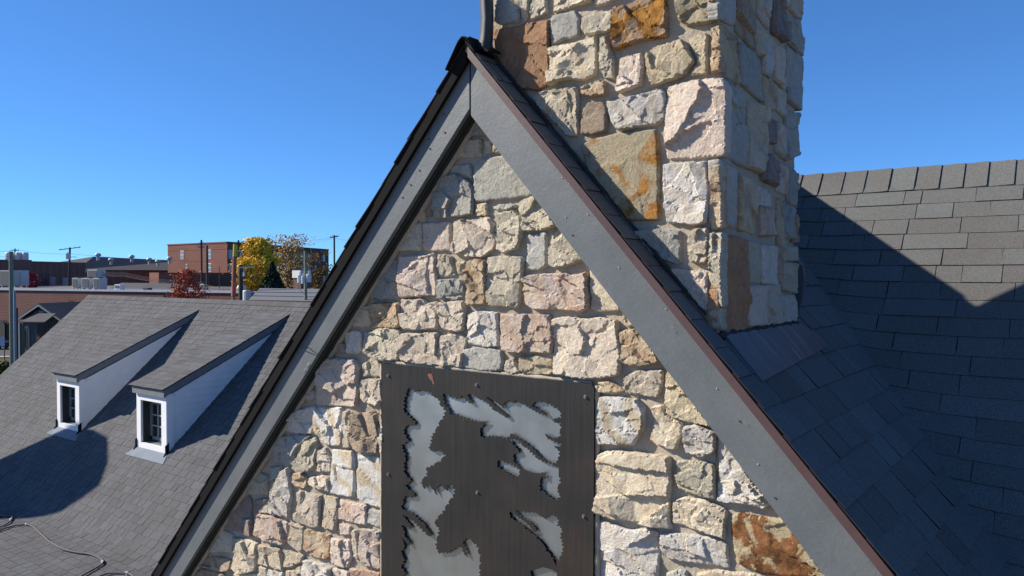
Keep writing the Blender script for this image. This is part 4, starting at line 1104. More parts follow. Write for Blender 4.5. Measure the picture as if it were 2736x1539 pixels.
# ------------------------------------------------------------------ town behind
def brick_mat(name, c, mort=(0.25, 0.22, 0.2), sc=1.0):
    m, nt, b = newmat('brick_'+name, 0.9, 0.15)
    g = nt.nodes.new('ShaderNodeNewGeometry')
    sp = nt.nodes.new('ShaderNodeSeparateXYZ'); nt.links.new(g.outputs['Position'], sp.inputs[0])
    cx = nt.nodes.new('ShaderNodeCombineXYZ'); nt.links.new(math_n(nt, 'ADD', sp.outputs[0], sp.outputs[1]), cx.inputs[0]); nt.links.new(sp.outputs[2], cx.inputs[1])
    br = N(nt, 'ShaderNodeTexBrick', Scale=sc); br.inputs['Brick Width'].default_value = 0.6; br.inputs['Row Height'].default_value = 0.22; br.inputs['Mortar Size'].default_value = 0.02
    br.inputs['Color1'].default_value = (*c, 1); br.inputs['Color2'].default_value = (*[v*0.8 for v in c], 1); br.inputs['Mortar'].default_value = (*mort, 1)
    nt.links.new(cx.outputs[0], br.inputs['Vector'])
    setc(nt, b, mix(nt, rampf(nt, noise_t(nt, 0.15, 5, 0.6), 0.3, 0.7), br.outputs[0], mix(nt, 1.0, br.outputs[0], (0.8, 0.8, 0.82), 'MULTIPLY')))
    return m
BR_DK = brick_mat('dark_red', (0.21, 0.080, 0.060)); BR_RD = brick_mat('red', (0.20, 0.075, 0.055), (0.2, 0.14, 0.12)); BR_MD = brick_mat('brown_red', (0.155, 0.075, 0.06))
M_COPE = paint_mat('pale_coping', (0.42, 0.45, 0.50), 0.5); M_ROOFGR = paint_mat('grey_roof_far', (0.062, 0.060, 0.066), 0.9, 0.2, 0.2, 3)
M_FLAT = paint_mat('flat_roof', (0.13, 0.115, 0.115), 0.9); M_METAL = paint_mat('pale_metal', (0.45, 0.46, 0.46), 0.5); M_POLE = paint_mat('grey_green_pole', (0.17, 0.19, 0.155), 0.9, 0.25)
M_POLED = paint_mat('dark_pole', (0.05, 0.048, 0.042), 0.9, 0.2); M_WGL = paint_mat('far_window_glass', (0.16, 0.20, 0.25), 0.15); M_WFR = paint_mat('far_window_frame', (0.55, 0.55, 0.55), 0.6)
def block(m, p0, p1, z1, depth, z0=0):
    """wall between two ground points, body going back from the viewer"""
    a = Vector((p0.x, p0.y, 0)); b = Vector((p1.x, p1.y, 0)); t = (b-a).normalized(); n = Vector((-t.y, t.x, 0))
    if n.dot((a+b)/2-Vector((0, 0, 0))) < 0: n = -n
    P = [a, b, b+n*depth, a+n*depth]; m.prism([(p.x, p.y, z0) for p in P], (0, 0, z1-z0)); return a, b, t, n
def quadm(m, P): n = len(m.v); m.add(P, [tuple(range(len(P)))])

# long flat-roofed brick building behind the wing
q0, q1 = at(-300, 771, 118), at(0, 771, 118); q2 = at(760, 780, 97.6)
zt0 = q1.z; d_ = (q2-q1); e0 = q1-d_*0.9; fb = thing('flat_roofed_building', (q1.x, q1.y, 0), 'long low brick building with flat roof and pale metal coping behind the dormered wing', 'building')
m = MB(); a, b, t, n = block(m, e0, q2, zt0-.25, 34); m.build('wall', BR_DK, fb)
m = MB(); block(m, e0-t*.2-n*.15, q2+t*.2-n*.15, zt0+.02, 0.5, zt0-.22); m.build('coping', M_COPE, fb)
m = MB(); P = [e0+n*.4, q2+n*.4, q2+n*33.8, e0+n*33.8]; m.prism([(p.x, p.y, zt0-.24) for p in P], (0, 0, 0.05)); m.build('roof', M_FLAT, fb)
# arches and openings low on its left part
for i, x in enumerate((2, 12)):
    p = at(x, 771, 117.4); w = MB(); w.prism([(p.x+t.x*k+(-n.x)*.1, p.y+t.y*k-n.y*.1, z) for k, z in ((-.9, 0), (.9, 0), (.9, 2.6), (.5, 3.1), (0, 3.25), (-.5, 3.1), (-.9, 2.6))], tuple(n*0.08)); w.build('door', M_POLED, fb)
def hvac(px, dep, w, h, zb_, label, fan=True, col=None, dpt=1.4, group=None):
    c = at(px, 760, dep); a_ = c-t*w/2; m = MB(); th = thing('rooftop_unit', (c.x, c.y, zb_), label, 'air conditioner', group)
    P = [a_, a_+t*w, a_+t*w+n*dpt, a_+n*dpt]; m.prism([(p.x, p.y, zb_+.25) for p in P], (0, 0, h-.25)); m.build('casing', col or M_METAL, th)
    m = MB(); A = a_+t*.12-n*.02; B2 = a_+t*(w-.12)-n*.02; m.prism([(A.x, A.y, zb_+.4), (B2.x, B2.y, zb_+.4), (B2.x, B2.y, zb_+h-.15), (A.x, A.y, zb_+h-.15)], tuple(-n*0.03)); m.build('grille', paint_mat('dark_grille', (0.09, 0.10, 0.105), 0.8), th)
    for k in (0.1, 0.9):
        for q in (.1, .9):
            p = a_+t*w*k+n*dpt*q; m = MB(); m.box((p.x-.08, p.y-.08, zb_), (p.x+.08, p.y+.08, zb_+.3)); m.build('leg', M_METAL, th)
    if fan:
        p = a_+t*w/2+n*dpt/2; m = MB(); m.tube([(p.x, p.y, zb_+h-.01), (p.x, p.y, zb_+h+.12)], min(w, dpt)*.38, 12); m.build('fan', M_POLED, th)
zr0 = zt0-.19
gph = 'air conditioning units on the flat brick roof'
hvac(15, 121, 2.4, 2.6, zr0+.3, 'large pale rooftop unit at the far left, behind the tall wooden pole', False, paint_mat('beige_unit', (0.40, 0.41, 0.36), .6), group=gph)
hvac(45, 123, 1.6, 2.6, zr0+.3, 'grey rooftop unit just right of the tall wooden pole', False, group=gph)
hvac(200, 113, 1.1, 1.7, zr0+.1, 'leftmost of the three dark grilled units in a row on the flat roof', group=gph)
hvac(228, 112.2, 1.5, 1.7, zr0+.1, 'middle of the three dark grilled units in a row on the flat roof', group=gph)
hvac(256, 111.4, 1.1, 1.7, zr0+.1, 'rightmost of the three dark grilled units in a row on the flat roof', group=gph)
hvac(247, 116, 2.0, 2.9, zr0+.1, 'taller grey unit behind the row of dark grilled units', False, group=gph)
hvac(313, 109, 1.0, 0.95, zr0, 'small white box unit alone on the flat roof', False, paint_mat('white_unit', (0.7, 0.72, 0.74), .5), .8, group=gph)
hvac(387, 107, 0.9, 0.5, zr0, 'low dark box on the flat roof left of the red tree', False, paint_mat('dark_unit', (0.05, 0.06, 0.055), .6), .8, group=gph)
def vent(px, py, dep, r, h, label, mat=None, group=None):
    p = at(px, py, dep); th = thing('roof_vent', (p.x, p.y, p.z), label, 'roof vent', group)
    m = MB(); m.tube([(p.x, p.y, p.z-.6), (p.x, p.y, p.z+h*.5)], r*.55, 10); m.build('pipe', mat or M_METAL, th)
    m = MB(); m.tube([(p.x, p.y, p.z+h*.35), (p.x, p.y, p.z+h*.55), (p.x, p.y, p.z+h*.85), (p.x, p.y, p.z+h)], [r, r*1.1, r*.9, r*.35], 12); m.build('cap', mat or M_METAL, th, True)
vent(542, 777, 103, .42, .9, 'white mushroom vent right of the red tree on the flat roof', M_WFR)
vent(645, 781, 99.5, .5, 1.0, 'pale mushroom vent beside the dark pole on the flat roof', M_WFR)

# dark brick hall with grey hip roof, far left
th = thing('brick_hall', at(120, 760, 165), 'dark brick hall with a large grey hipped roof dotted with vents', 'building')
z1 = at(0, 690, 150).z; A = at(-260, 690, 150); A.z = 0; Bq = at(230, 703, 185)
m = MB(); a, b, t2, n2 = block(m, at(-260, 700, 132), at(85, 700, 150), at(85, 694.5, 150).z, 30); m.build('wall', BR_DK, th)
m = MB(); a, b, t3, n3 = block(m, at(85, 700, 154), at(230, 700, 176), at(230, 701.5, 176).z, 10); m.build('wall', BR_DK, th)
m = MB(); e = at(229, 721, 180); e2 = at(520, 723.5, 262); e2.z = e.z; zE = e.z+.05; block(m, e, e2, zE, 14); m.build('wall', BR_DK, th)
r0 = at(250, 685.5, 200); r1 = at(492, 697, 0.1); zz_ = r0.z; dd = (zz_-CAMH)/(at(492, 697, 1).z-CAMH); r1 = at(492, 697, dd)
f0 = at(207, 721, 178); f0.z = zE; f1 = at(530, 724, 258); f1.z = zE
bk0 = f0-_r*17+_d0*3; bk1 = f1-_r*17
m = MB(); m.add([f0, f1, r1, r0, bk0, bk1], [(0, 1, 2, 3), (0, 3, 4), (1, 5, 2), (3, 2, 5, 4)]); m.build('roof', M_ROOFGR, th)
m = MB(); k1 = at(482, 692, dd*.985); k2 = at(522, 727, dd*.93); m.prism([k1, k2, k2-Vector((0, 0, .6)), k1-Vector((0, 0, .6))], (1.2, .4, 0)); m.build('parapet', paint_mat('tan_coping', (0.33, 0.27, 0.23), .8), th)
for i, (x, y) in enumerate(((262, 689), (352, 693.5), (453, 698), (297, 701), (399, 700.5), (422, 705))):
    vent(x, y, 186+i*4, .62, 1.15, ['leftmost ridge vent on the grey hipped roof, at its left corner', 'second ridge vent from the left on the grey hipped roof', 'rightmost ridge vent on the grey hipped roof, near its right end', 'small vent lowest and farthest left on the grey hipped roof slope', 'small vent in the middle of the grey hipped roof slope', 'small vent low on the right part of the grey hipped roof slope'][i], group='vents on the grey hipped roof')
for (x, y) in ((150, 753), (183, 755)):
    p = at(x, y, 159.5); q = MB(); q.prism([(p.x+t3.x*k, p.y+t3.y*k-.6, p.z+z) for k, z in ((-1, -2), (1, -2), (1, 1), (-1, 1))], tuple(n3*.2)); q.build('window', M_WGL, th)
# low brick block with flat parapet and a few cans in front of the hall
lb = thing('low_brick_block', at(470, 760, 140), 'low brick block with a row of small roof vents left of the five-storey building', 'building')
m = MB(); block(m, at(399, 730, 150), at(424, 729, 146), at(399, 728.6, 150).z, 20); m.build('wall', BR_RD, lb)
m = MB(); block(m, at(424.3, 729, 146), at(560, 733, 150), at(424, 728.8, 146).z-.1, 20); m.build('wall', BR_DK, lb)
for i in range(9):
    p = at(408+i*9, 727, 151); m = MB(); m.tube([(p.x, p.y, p.z-1.4), (p.x, p.y, p.z-.1)], .26, 8); m.build('vent_pipe', M_METAL if i % 3 else M_POLED, lb)
gw_ = MB(); p0, p1 = at(270, 775, 128), at(560, 775, 122); 
th2 = thing('grey_shed_roof_building', at(350, 770, 125), 'low building with shallow grey roof just behind the flat roof', 'building')
a1 = at(275, 768, 127); a2 = at(325, 755.5, 132); a3 = at(470, 757, 128); a4 = at(520, 770, 120); m = MB()
zE2 = a1.z-.6
for p in (a1, a4): p.z = zE2
m.prism([a1, a4, a3, a2], (0, 0, -.2)); m.build('roof', M_ROOFGR, th2); m = MB(); block(m, a1, a4, zE2-.2, 8); m.build('wall', BR_MD, th2)

# five-storey red brick building
B0, B1, B2 = at(448, 655, 219), at(607, 648, 200), at(878, 668, 266)
zt_ = B1.z; big = thing('five_storey_building', (B1.x, B1.y, 0), 'tall red brick building with many windows behind the yellow tree', 'building')
m = MB(); P = [B0, B1, B2, B2+(B0-B1)]; m.prism([(p.x, p.y, 0) for p in P], (0, 0, zt_)); m.build('wall', BR_RD, big)
for s0_, s1_ in ((B0, B1), (B1, B2)):
    tt = (Vector((s1_.x, s1_.y, 0))-Vector((s0_.x, s0_.y, 0))).normalized(); nn = Vector((tt.y, -tt.x, 0))
    m = MB(); P = [s0_-tt*.1+nn*.15, s1_+tt*.1+nn*.15, s1_+tt*.1-nn*.3, s0_-tt*.1-nn*.3]; m.prism([(p.x, p.y, zt_-.05) for p in P], (0, 0, .3)); m.build('coping', paint_mat('brown_coping', (0.12, 0.05, 0.04), .7), big)
    m = MB(); P = [s0_+nn*.06, s1_+nn*.06, s1_, s0_]; m.prism([(p.x, p.y, zt_-1.6) for p in P], (0, 0, .14)); m.build('brick_band', BR_DK, big)
def bwin(face0, face1, frac, z, w=1.9, h=2.2, arch=False):
    tt = (Vector((face1.x, face1.y, 0))-Vector((face0.x, face0.y, 0))); Lh = tt.length; tt.normalize(); nn = Vector((tt.y, -tt.x, 0))
    c = Vector((face0.x, face0.y, 0))+tt*Lh*frac+nn*.02
    f = lambda k, zz: (c.x+tt.x*k, c.y+tt.y*k, zz)
    m = MB(); m.prism([f(-w/2, z-h/2), f(w/2, z-h/2), f(w/2, z+h/2), f(-w/2, z+h/2)], tuple(nn*.06)); wdo = m.build('window', M_WFR, big)
    for sx in (-1, 1):
        for sz in (-1, 1):
            cx_, cz = sx*w*.235, z+sz*h*.235; a_, b__ = w*.19, h*.2
            m = MB(); m.prism([(p[0]+nn.x*.061, p[1]+nn.y*.061, p[2]) for p in (f(cx_-a_, cz-b__), f(cx_+a_, cz-b__), f(cx_+a_, cz+b__), f(cx_-a_, cz+b__))], tuple(nn*.02)); m.build('pane', M_WGL, wdo)
def frac_at(f0, f1, px):
    lo, hi = 0., 1.
    for _ in range(40):
        mid = (lo+hi)/2; p = f0+(f1-f0)*mid; p = Vector((p.x, p.y, zt_))
        if proj(p)[0] < px: lo = mid
        else: hi = mid
    return (lo+hi)/2
zw = [zt_-2.9-3.45*i for i in range(5)]
for px in (615, 641, 667, 692, 716, 740, 762, 784, 805, 825, 843, 865):
    fr_ = frac_at(B1, B2, px)
    for z_ in zw[:4]: bwin(B1, B2, fr_, z_)
for px, rws in ((487, (0,)), (560, (0, 1, 2))):
    for r_ in rws: bwin(B0, B1, frac_at(B0, B1, px), zw[r_]+.1, 1.7, 2.3)
bwin(B0, B1, frac_at(B0, B1, 499), zw[1]+.2, .9, 1.8)

# white tanks on the far roof
for i, (x, w_) in enumerate(((26, 22), (50, 17), (68, 15))):
    p = at(x, 690, 158); m = MB(); r_ = w_/2*158/FPX; m.tube([(p.x, p.y, p.z-1), (p.x, p.y, p.z+.95), (p.x, p.y, p.z+1.15)], [r_, r_, r_*.86], 12)
    tag(m.build('roof_tank', M_WFR), ['left of the three white tanks on the brick hall roof', 'middle of the three white tanks on the brick hall roof', 'right of the three white tanks on the brick hall roof'][i], 'tank', 'white tanks on the brick hall')

# grey board house with porch
hs = thing('grey_cottage', at(110, 900, 98), 'small grey board cottage with arched porch and slatted gable vent', 'house')
M_BB = paint_mat('grey_boards', (0.12, 0.125, 0.12), .8); M_TRW = paint_mat('pale_trim', (0.36, 0.38, 0.38), .6)
pk = at(116, 812, 98); el = at(52, 854, 98); er = at(176, 856, 96); zE3 = el.z; er.z = zE3
u_ = (Vector((er.x, er.y, 0))-Vector((el.x, el.y, 0))).normalized(); v_ = Vector((-u_.y, u_.x, 0)); v_ = v_ if v_.y > 0 else -v_
mid = (el+er)/2; mid.z = pk.z
m = MB(); i0 = el+u_*.5; i1 = er-u_*.5; top = mid-Vector((0, 0, .35)); m.prism([(i0.x, i0.y, 0), (i1.x, i1.y, 0), (i1.x, i1.y, zE3-.05), (top.x, top.y, top.z), (i0.x, i0.y, zE3-.05)], tuple(v_*9)); hw = m.build('wall', M_BB, hs)
for k in range(17):
    p = i0+u_*(k*.32+.1); hgt = zE3+(pk.z-zE3)*(1-abs((k*.32+.1+.5)-(er-el).length/2)/((er-el).length/2))-.5
    m = MB(); m.box((p.x-.03, p.y-.12, 1), (p.x+.03, p.y-.02, hgt)); m.build('batten', M_BB, hw)
for s_, e_ in ((el, -1), (er, 1)):
    P = [s_-v_*.5, mid-v_*.5, mid+v_*9.4, s_+v_*9.4]; m = MB(); m.prism(P, (0, 0, .14)); m.build('roof', M_ROOFGR, hs)
    P = [s_-v_*.52, mid-v_*.52, mid-v_*.52-Vector((0, 0, .22)), s_-v_*.52-Vector((0, 0, .22))]; m = MB(); m.prism(P, tuple(-v_*.06)); m.build('barge_board', M_TRW, hs)
for k in range(6):
    p = mid-v_*.06; z_ = pk.z-1.0-k*.22; m = MB(); m.prism([(p.x+u_.x*a_, p.y+u_.y*a_, z_+b__) for a_, b__ in ((-.35, 0), (.35, 0), (.35, .13), (-.35, .13))], tuple(-v_*.08)); m.build('vent_slat', M_TRW, hs)
# porch
pp0 = at(58, 862, 94.5); pp1 = at(98, 862, 94); zP = pp0.z; rp = at(64, 853, 95)
m = MB(); o_ = pp0+u_*2.0; m.prism([pp0-u_*.3, pp1+u_*1.2, pp1+u_*1.0+v_*1.8+Vector((0, 0, .9)), pp0+u_*.6+v_*1.8+Vector((0, 0, .9))], (0, 0, .12)); m.build('porch_roof', M_ROOFGR, hs)
for px in (54, 62, 80, 88, 93):
    p = at(px, 900, 94.6); m = MB(); m.box((p.x-.13, p.y-.13, 0), (p.x+.13, p.y+.13, zP)); m.build('porch_post', M_BB, hs)
ac = at(71, 900, 94.6); m = MB(); P = []
for k in range(9):
    th_ = math.pi*k/8; P.append((ac.x+u_.x*.38*math.cos(th_), ac.y+u_.y*.38*math.cos(th_), zP-1.5+1.1*math.sin(th_)))
m.tube([(P[0][0], P[0][1], 0)]+P+[(P[-1][0], P[-1][1], 0)], .07, 6); m.build('arch', M_TRW, hs)
m = MB(); m.prism([(ac.x+u_.x*k+v_.x*.3, ac.y+u_.y*k+v_.y*.3, z) for k, z in ((-.4, 0), (.4, 0), (.4, zP-1), (-.4, zP-1))], tuple(v_*.1)); m.build('door', M_POLED, hs)

# grey hip roof right behind the wing ridge
gh = thing('grey_hip_roof_house', at(760, 800, 62), 'house with a plain grey hip roof seen over the wing ridge', 'house')
P = [at(664, 797, 62), at(900, 806, 58), at(872, 772.5, 66), at(694, 770, 69)]; zz_ = min(P[0].z, P[1].z); P[0].z = P[1].z = zz_; zr_ = P[3].z; P[2].z = zr_
bk = [P[2]+Vector((-3, 7, zz_-zr_)), P[3]+Vector((-4, 6, zz_-zr_))]
m = MB(); m.add(P+bk, [(0, 1, 2, 3), (2, 4, 5, 3), (0, 3, 5), (1, 4, 2)]); m.build('roof', paint_mat('blue_grey_shingle', (0.12, 0.13, 0.145), .9), gh)
for k in (.3, .62):
    a_ = P[0].lerp(P[3], k)+Vector((0, 0, .03)); b__ = P[1].lerp(P[2], k)+Vector((0, 0, .03)); m = MB(); m.tube([a_, b__], .025, 4); m.build('shingle_course', M_ROOFGR, gh)
m = MB(); a_, b__ = P[0].lerp(P[1], .03), P[1]; block(m, a_, b__, zz_-.02, 9); m.build('wall', BR_MD, gh)
# brick stack with pale cap between bare tree and pole, slab with pale streaks behind
bs = thing('brick_stack', at(806, 760, 92), 'short brick stack with a white corrugated cap beside the transformer pole', 'chimney')
p = at(806, 740, 92); m = MB(); m.box((p.x-.65, p.y-.65, 0), (p.x+.65, p.y+.65, p.z-.1)); m.build('stack', BR_MD, bs)
m = MB(); m.box((p.x-.75, p.y-.75, p.z-.1), (p.x+.75, p.y+.75, p.z+.75)); m.build('cap', M_WFR, bs)

# ------------------------------------------------------------------ poles and wires
def pole(px, ytop, dep, r, label, ybase=None, mat=None, arms=(), lean=0, group='utility poles', cat='utility pole', name='utility_pole', extra=None, tint=None):
    p = at(px, ytop, dep); th = thing(name, (p.x, p.y, 0), label, cat, group)
    m = MB(); m.tube([(p.x+lean, p.y, 0), (p.x, p.y, p.z)], [r*1.25, r], 10); m.build('pole', mat or M_POLE, th)
    for (yy, hw, tilt) in arms:
        c = at(px, yy, dep); a_ = c-_r*hw+Vector((0, 0, tilt)); b__ = c+_r*hw-Vector((0, 0, tilt)); m = MB()
        m.prism([a_+Vector((0, 0, -.07)), b__+Vector((0, 0, -.07)), b__+Vector((0, 0, .07)), a_+Vector((0, 0, .07))], tuple(-_d0*.12)); m.build('cross_arm', mat or M_POLE, th)
        for k in (-.9, -.45, .45, .9):
            q = c+_r*hw*k+Vector((0, 0, .07-tilt*k)); m = MB(); m.tube([q, q+Vector((0, 0, .22))], [.05, .035], 6); m.build('insulator', M_METAL, th)
    return th, p
M_CAN = paint_mat('transformer_grey', (0.50, 0.53, 0.56), .4)
def can(th, px, py, dep, r=.27, h=.95):
    c = at(px, py, dep); m = MB(); m.tube([c+Vector((0, 0, -h/2)), c+Vector((0, 0, h*.42)), c+Vector((0, 0, h/2))], [r*.92, r, r*.7], 12); o = m.build('transformer', M_CAN, th)
    m = MB(); m.tube([c+Vector((0, 0, h/2)), c+Vector((.02, 0, h/2+.22))], .04, 6); m.build('bushing', M_METAL, o)
t1, p1_ = pole(29, 672, 78, .19, 'thick grey-green wooden pole in front of the flat-roofed building at the left edge', arms=())
m = MB(); c = at(24, 696, 78); m.tube([c-_r*.35+Vector((0, 0, .2)), c, c+_r*.3+Vector((0, 0, .2))], .05, 6); m.build('bracket', M_WFR, t1)
p = at(39, 776, 77); m = MB(); m.tube([(p.x, p.y, 0), p], .12, 8); m.build('conduit', paint_mat('blue_grey_conduit', (0.20, 0.25, 0.33), .6), t1)
m = MB(); p = at(44, 822, 79); m.tube([(p.x, p.y, 0), p], .13, 8); tag(m.build('short_post', M_POLED), 'short dark post right of the thick pole and its conduit', 'post')
pole(40, 664, 175, .14, 'small distant pole just above the white tanks', mat=M_POLED, arms=((669, .9, 0),))
t4, _ = pole(187, 661, 150, .17, 'leaning distant pole with crossarm and street lamp over the brick hall', lean=-1.2, mat=M_POLED, arms=((664, 2.0, -.25),))
can(t4, 181, 684, 149.6, .4, 1.2); m = MB(); c = at(187, 687, 150); m.tube([c, c+_r*.8+Vector((0, 0, .05)), c+_r*1.3-Vector((0, 0, .03))], .06, 6); m.build('lamp_arm', M_METAL, t4)
t5, _ = pole(538, 641, 130, .15, 'tall dark pole in front of the left face of the five-storey building', mat=M_POLED, arms=((660, .55, 0), (652, .35, 0)))
t6, _ = pole(553, 656, 118, .16, 'plain dark post just right of the tall dark pole', mat=M_POLED)
pole(586, 712, 125, .06, 'thin short dark pole before the five-storey building', mat=M_POLED)
t7, _ = pole(637, 642, 135, .16, 'dark pole standing behind the yellow and red mast', mat=M_POLED, arms=((650, .6, 0),))
t8, _ = pole(643, 708, 72, .20, 'dark pole with a long pale crossarm in front of the yellow tree', mat=M_POLED, arms=())
m = MB(); c = at(655, 715, 71.8); m.prism([c-_r*.75-Vector((0, 0, .06)), c+_r*.75+Vector((0, 0, -.02)), c+_r*.75+Vector((0, 0, .10)), c-_r*.75+Vector((0, 0, .05))], tuple(-_d0*.1)); m.build('cross_arm', M_METAL, t8)
can(t8, 652, 733, 71.7, .10, .35)
c = at(660, 792, 70); m = MB(); m.tube([c+Vector((0, 0, -2)), c+Vector((0, 0, .45)), c+Vector((0, 0, .55))], [.36, .36, .30], 12); m.build('electrical_cabinet', M_CAN, t8)
# the yellow and red mast: painted bands
ms_ = thing('painted_mast', at(626, 800, 68), 'tall mast with a yellow top and red shaft in front of the yellow tree', 'mast')
M_YEL = paint_mat('yellow_paint', (0.50, 0.40, 0.02), .6, .15); M_RED = paint_mat('faded_red_paint', (0.40, 0.10, 0.065), .6, .15); M_RUST = paint_mat('dark_red_paint', (0.26, 0.085, 0.06), .7, .2)
zz_ = [at(626, y, 68).z for y in (652, 685, 717, 752, 792)]; p = at(628, 652, 68); pb = at(624, 792, 68)
pts = [p.lerp(pb, (zz_[0]-z)/(zz_[0]-zz_[-1])) for z in zz_]
for (a_, b__, mt, nm_) in ((0, 1, M_YEL, 'yellow_section'), (1, 2, M_RUST, 'red_section'), (2, 3, M_RUST, 'red_section'), (3, 4, M_RED, 'red_section')):
    m = MB(); m.tube([pts[a_], pts[b__]], [.15+.012*a_, .15+.012*b__], 12); m.build(nm_, mt, ms_)
m = MB(); m.tube([pts[4], (pts[4].x, pts[4].y, 0)], .14, 10); m.build('base_section', M_POLE, ms_)
t9, _ = pole(816, 671, 60, .115, 'grey-green pole carrying three pale transformers by the roof edge')
can(t9, 801, 745, 59.7, .19, .62); can(t9, 810, 748, 59.5, .15, .55); can(t9, 825, 743, 59.7, .20, .62)
m = MB(); c = [at(x, y, 59.8) for x, y in ((797, 757), (798, 768), (805, 778), (814, 786))]; m.tube(smooth(c), .012, 4); m.build('drip_loop', M_POLED, t9)
pole(893, 628, 120, .13, 'distant pole with crossarm close to the gable rake', mat=M_POLED, arms=((633, .65, -.1),))
def wire(pts, r, label, sag=0, grp='overhead wires'):
    m = MB(); P = []
    for (a_, b__) in zip(pts, pts[1:]):
        A_3, B_3 = at(*a_), at(*b__)
        for k in range(13):
            t_ = k/12; P.append(A_3.lerp(B_3, t_)-Vector((0, 0, 4*sag*t_*(1-t_))))
    m.tube(P, r, 4); tag(m.build('overhead_wire', M_POLED), label, 'wire', grp)
wire([(-100, 667, 78), (44, 667, 150), (187, 678, 150), (560, 699, 160)], .02, 'thin wire running right from the left edge past the leaning pole', .3)
wire([(-60, 684, 70), (29, 684, 78)], .015, 'short wire reaching the thick pole from the left edge', .1)
for i in range(4):
    wire([(228, 718+i*2.5, 120), (330, 728+i*3.2, 112), (538, 756+i*2.4, 100), (615, 766+i*2.2, 90)], .022 if i < 3 else .04, ['uppermost', 'second', 'third', 'lowest and thickest'][i]+' of the four wires crossing above the flat roof', .25)
wire([(538, 647, 130), (637, 646, 135), (893, 634, 120), (960, 630, 110)], .016, 'high wire between the tall poles over the trees', .5)
wire([(448, 657, 130), (538, 650, 130), (637, 650, 135), (893, 637, 120)], .014, 'second high wire between the tall poles over the trees', .7)

# ------------------------------------------------------------------ trees
def leaf_mat(name, a, c, tr=0.25):
    m, nt, b = newmat('leaves_'+name, .7, .2)
    at_ = nt.nodes.new('ShaderNodeAttribute'); at_.attribute_name = 'tone'
    setc(nt, b, mix(nt, at_.outputs['Fac'], a, c))
    return m
M_BARK = paint_mat('bark', (0.11, 0.095, 0.08), .95, .2)
def tree(px, ytop, wpx, dep, label, lm, n=5000, leaf=.2, shape='round', low=.25, seed=1, name='tree', cat='tree', dens=1.0, branches=26, squash=1.0, zbase=0.0):
    rnd = random.Random(seed); c = at(px, ytop, dep); H = c.z-zbase; rad = wpx/2*dep/FPX; th = thing(name, (c.x, c.y, zbase), label, cat)
    m = MB(); m.tube([(c.x, c.y, zbase), (c.x+.1, c.y, zbase+H*.35), (c.x, c.y, zbase+H*.8)], [H*.022+.04, H*.016+.03, .03], 8); m.build('trunk', M_BARK, th)
    z0 = zbase+H*low; hz = H*(1-low)
    cl = []; m = MB()
    for i in range(branches):
        a_ = rnd.random()*6.283; t_ = rnd.random()
        if shape == 'cone': r_ = rad*(1-t_)*.85
        elif shape == 'round': r_ = rad*math.sqrt(max(0, 1-((t_-.42)/.6)**2))*rnd.uniform(.3, .95)
        else: r_ = rad*(.35+.65*t_)*rnd.uniform(.2, 1)*(1 if t_ < .8 else .8)
        q = Vector((c.x+r_*math.cos(a_), c.y+r_*math.sin(a_), z0+hz*t_*.96)); cl.append((q, t_))
        s_ = Vector((c.x, c.y, max(zbase+.2, q.z-r_*.8-hz*.10))); m.tube([s_, s_.lerp(q, .5)+Vector((0, 0, -.08*r_)), q], [.05+.008*H*.5, .035, .012], 5)
    m.build('limbs', M_BARK, th)
    m = MB(); size = rad*.34
    for i in range(int(n*dens)):
        if shape == 'cone':
            t_ = rnd.random()**1.3; a_ = rnd.random()*6.283; tier = (t_*9) % 1; rr2 = rad*(1-t_)*(0.7+.3*(1-tier))*rnd.uniform(.55, 1); q = Vector((c.x+rr2*math.cos(a_), c.y+rr2*math.sin(a_), z0+hz*t_-.15*rr2))
        else:
            b0, t_ = cl[int(rnd.random()*len(cl))]; g = Vector((rnd.gauss(0, 1), rnd.gauss(0, 1), rnd.gauss(0, 1)*.75)); q = b0+g*size*.5
            if q.z > c.z+.1: q.z = c.z-rnd.random()*.4
        ax = Vector((rnd.gauss(0, 1), rnd.gauss(0, 1), rnd.gauss(0, 1)+.4)).normalized(); b1 = ax.orthogonal().normalized(); b2 = ax.cross(b1); s_ = leaf*rnd.uniform(.6, 1.3)
        m.add([q-b1*s_, q+b2*s_*.55, q+b1*s_, q-b2*s_*.55], [(0, 1, 2, 3)], min(1, max(0, rnd.gauss(.5, .3))))
    me = pydata('crown', m.v, m.f); a_ = me.attributes.new('tone', 'FLOAT', 'POINT'); a_.data.foreach_set('value', m.t)
    obj('crown', me, lm, th, kind='stuff')
LY = leaf_mat('yellow', (0.55, 0.33, 0.03), (0.80, 0.60, 0.07)); LR = leaf_mat('red', (0.24, 0.045, 0.03), (0.46, 0.12, 0.06)); LP = leaf_mat('crimson', (0.20, 0.02, 0.04), (0.33, 0.04, 0.06))
LB = leaf_mat('brown_yellow', (0.30, 0.20, 0.09), (0.60, 0.44, 0.15)); LG = leaf_mat('dark_green', (0.012, 0.03, 0.02), (0.03, 0.06, 0.03)); LO = leaf_mat('orange', (0.30, 0.13, 0.02), (0.45, 0.25, 0.05)); LGG = leaf_mat('green', (0.05, 0.07, 0.02), (0.12, 0.14, 0.04))
tree(498, 722, 100, 92, 'dense red autumn tree in front of the flat-roofed brick building', LR, 7000, .13, low=.3, seed=3, branches=40)
tree(686, 636, 125, 112, 'full yellow autumn tree right of the painted mast', LY, 11000, .22, low=.2, seed=5, branches=60)
tree(650, 690, 62, 109, 'smaller yellow tree at the foot of the tall yellow one, behind the dark pole', LY, 5000, .2, low=.2, seed=15, branches=36)
tree(775, 628, 135, 118, 'half-bare tree with sparse brown and yellow leaves before the five-storey building', LB, 4200, .16, shape='vase', low=.35, seed=8, branches=120)
tree(850, 668, 70, 116, 'thin yellow-leaved tree close to the gable rake', LO, 1600, .16, shape='vase', low=.3, seed=18, branches=50)
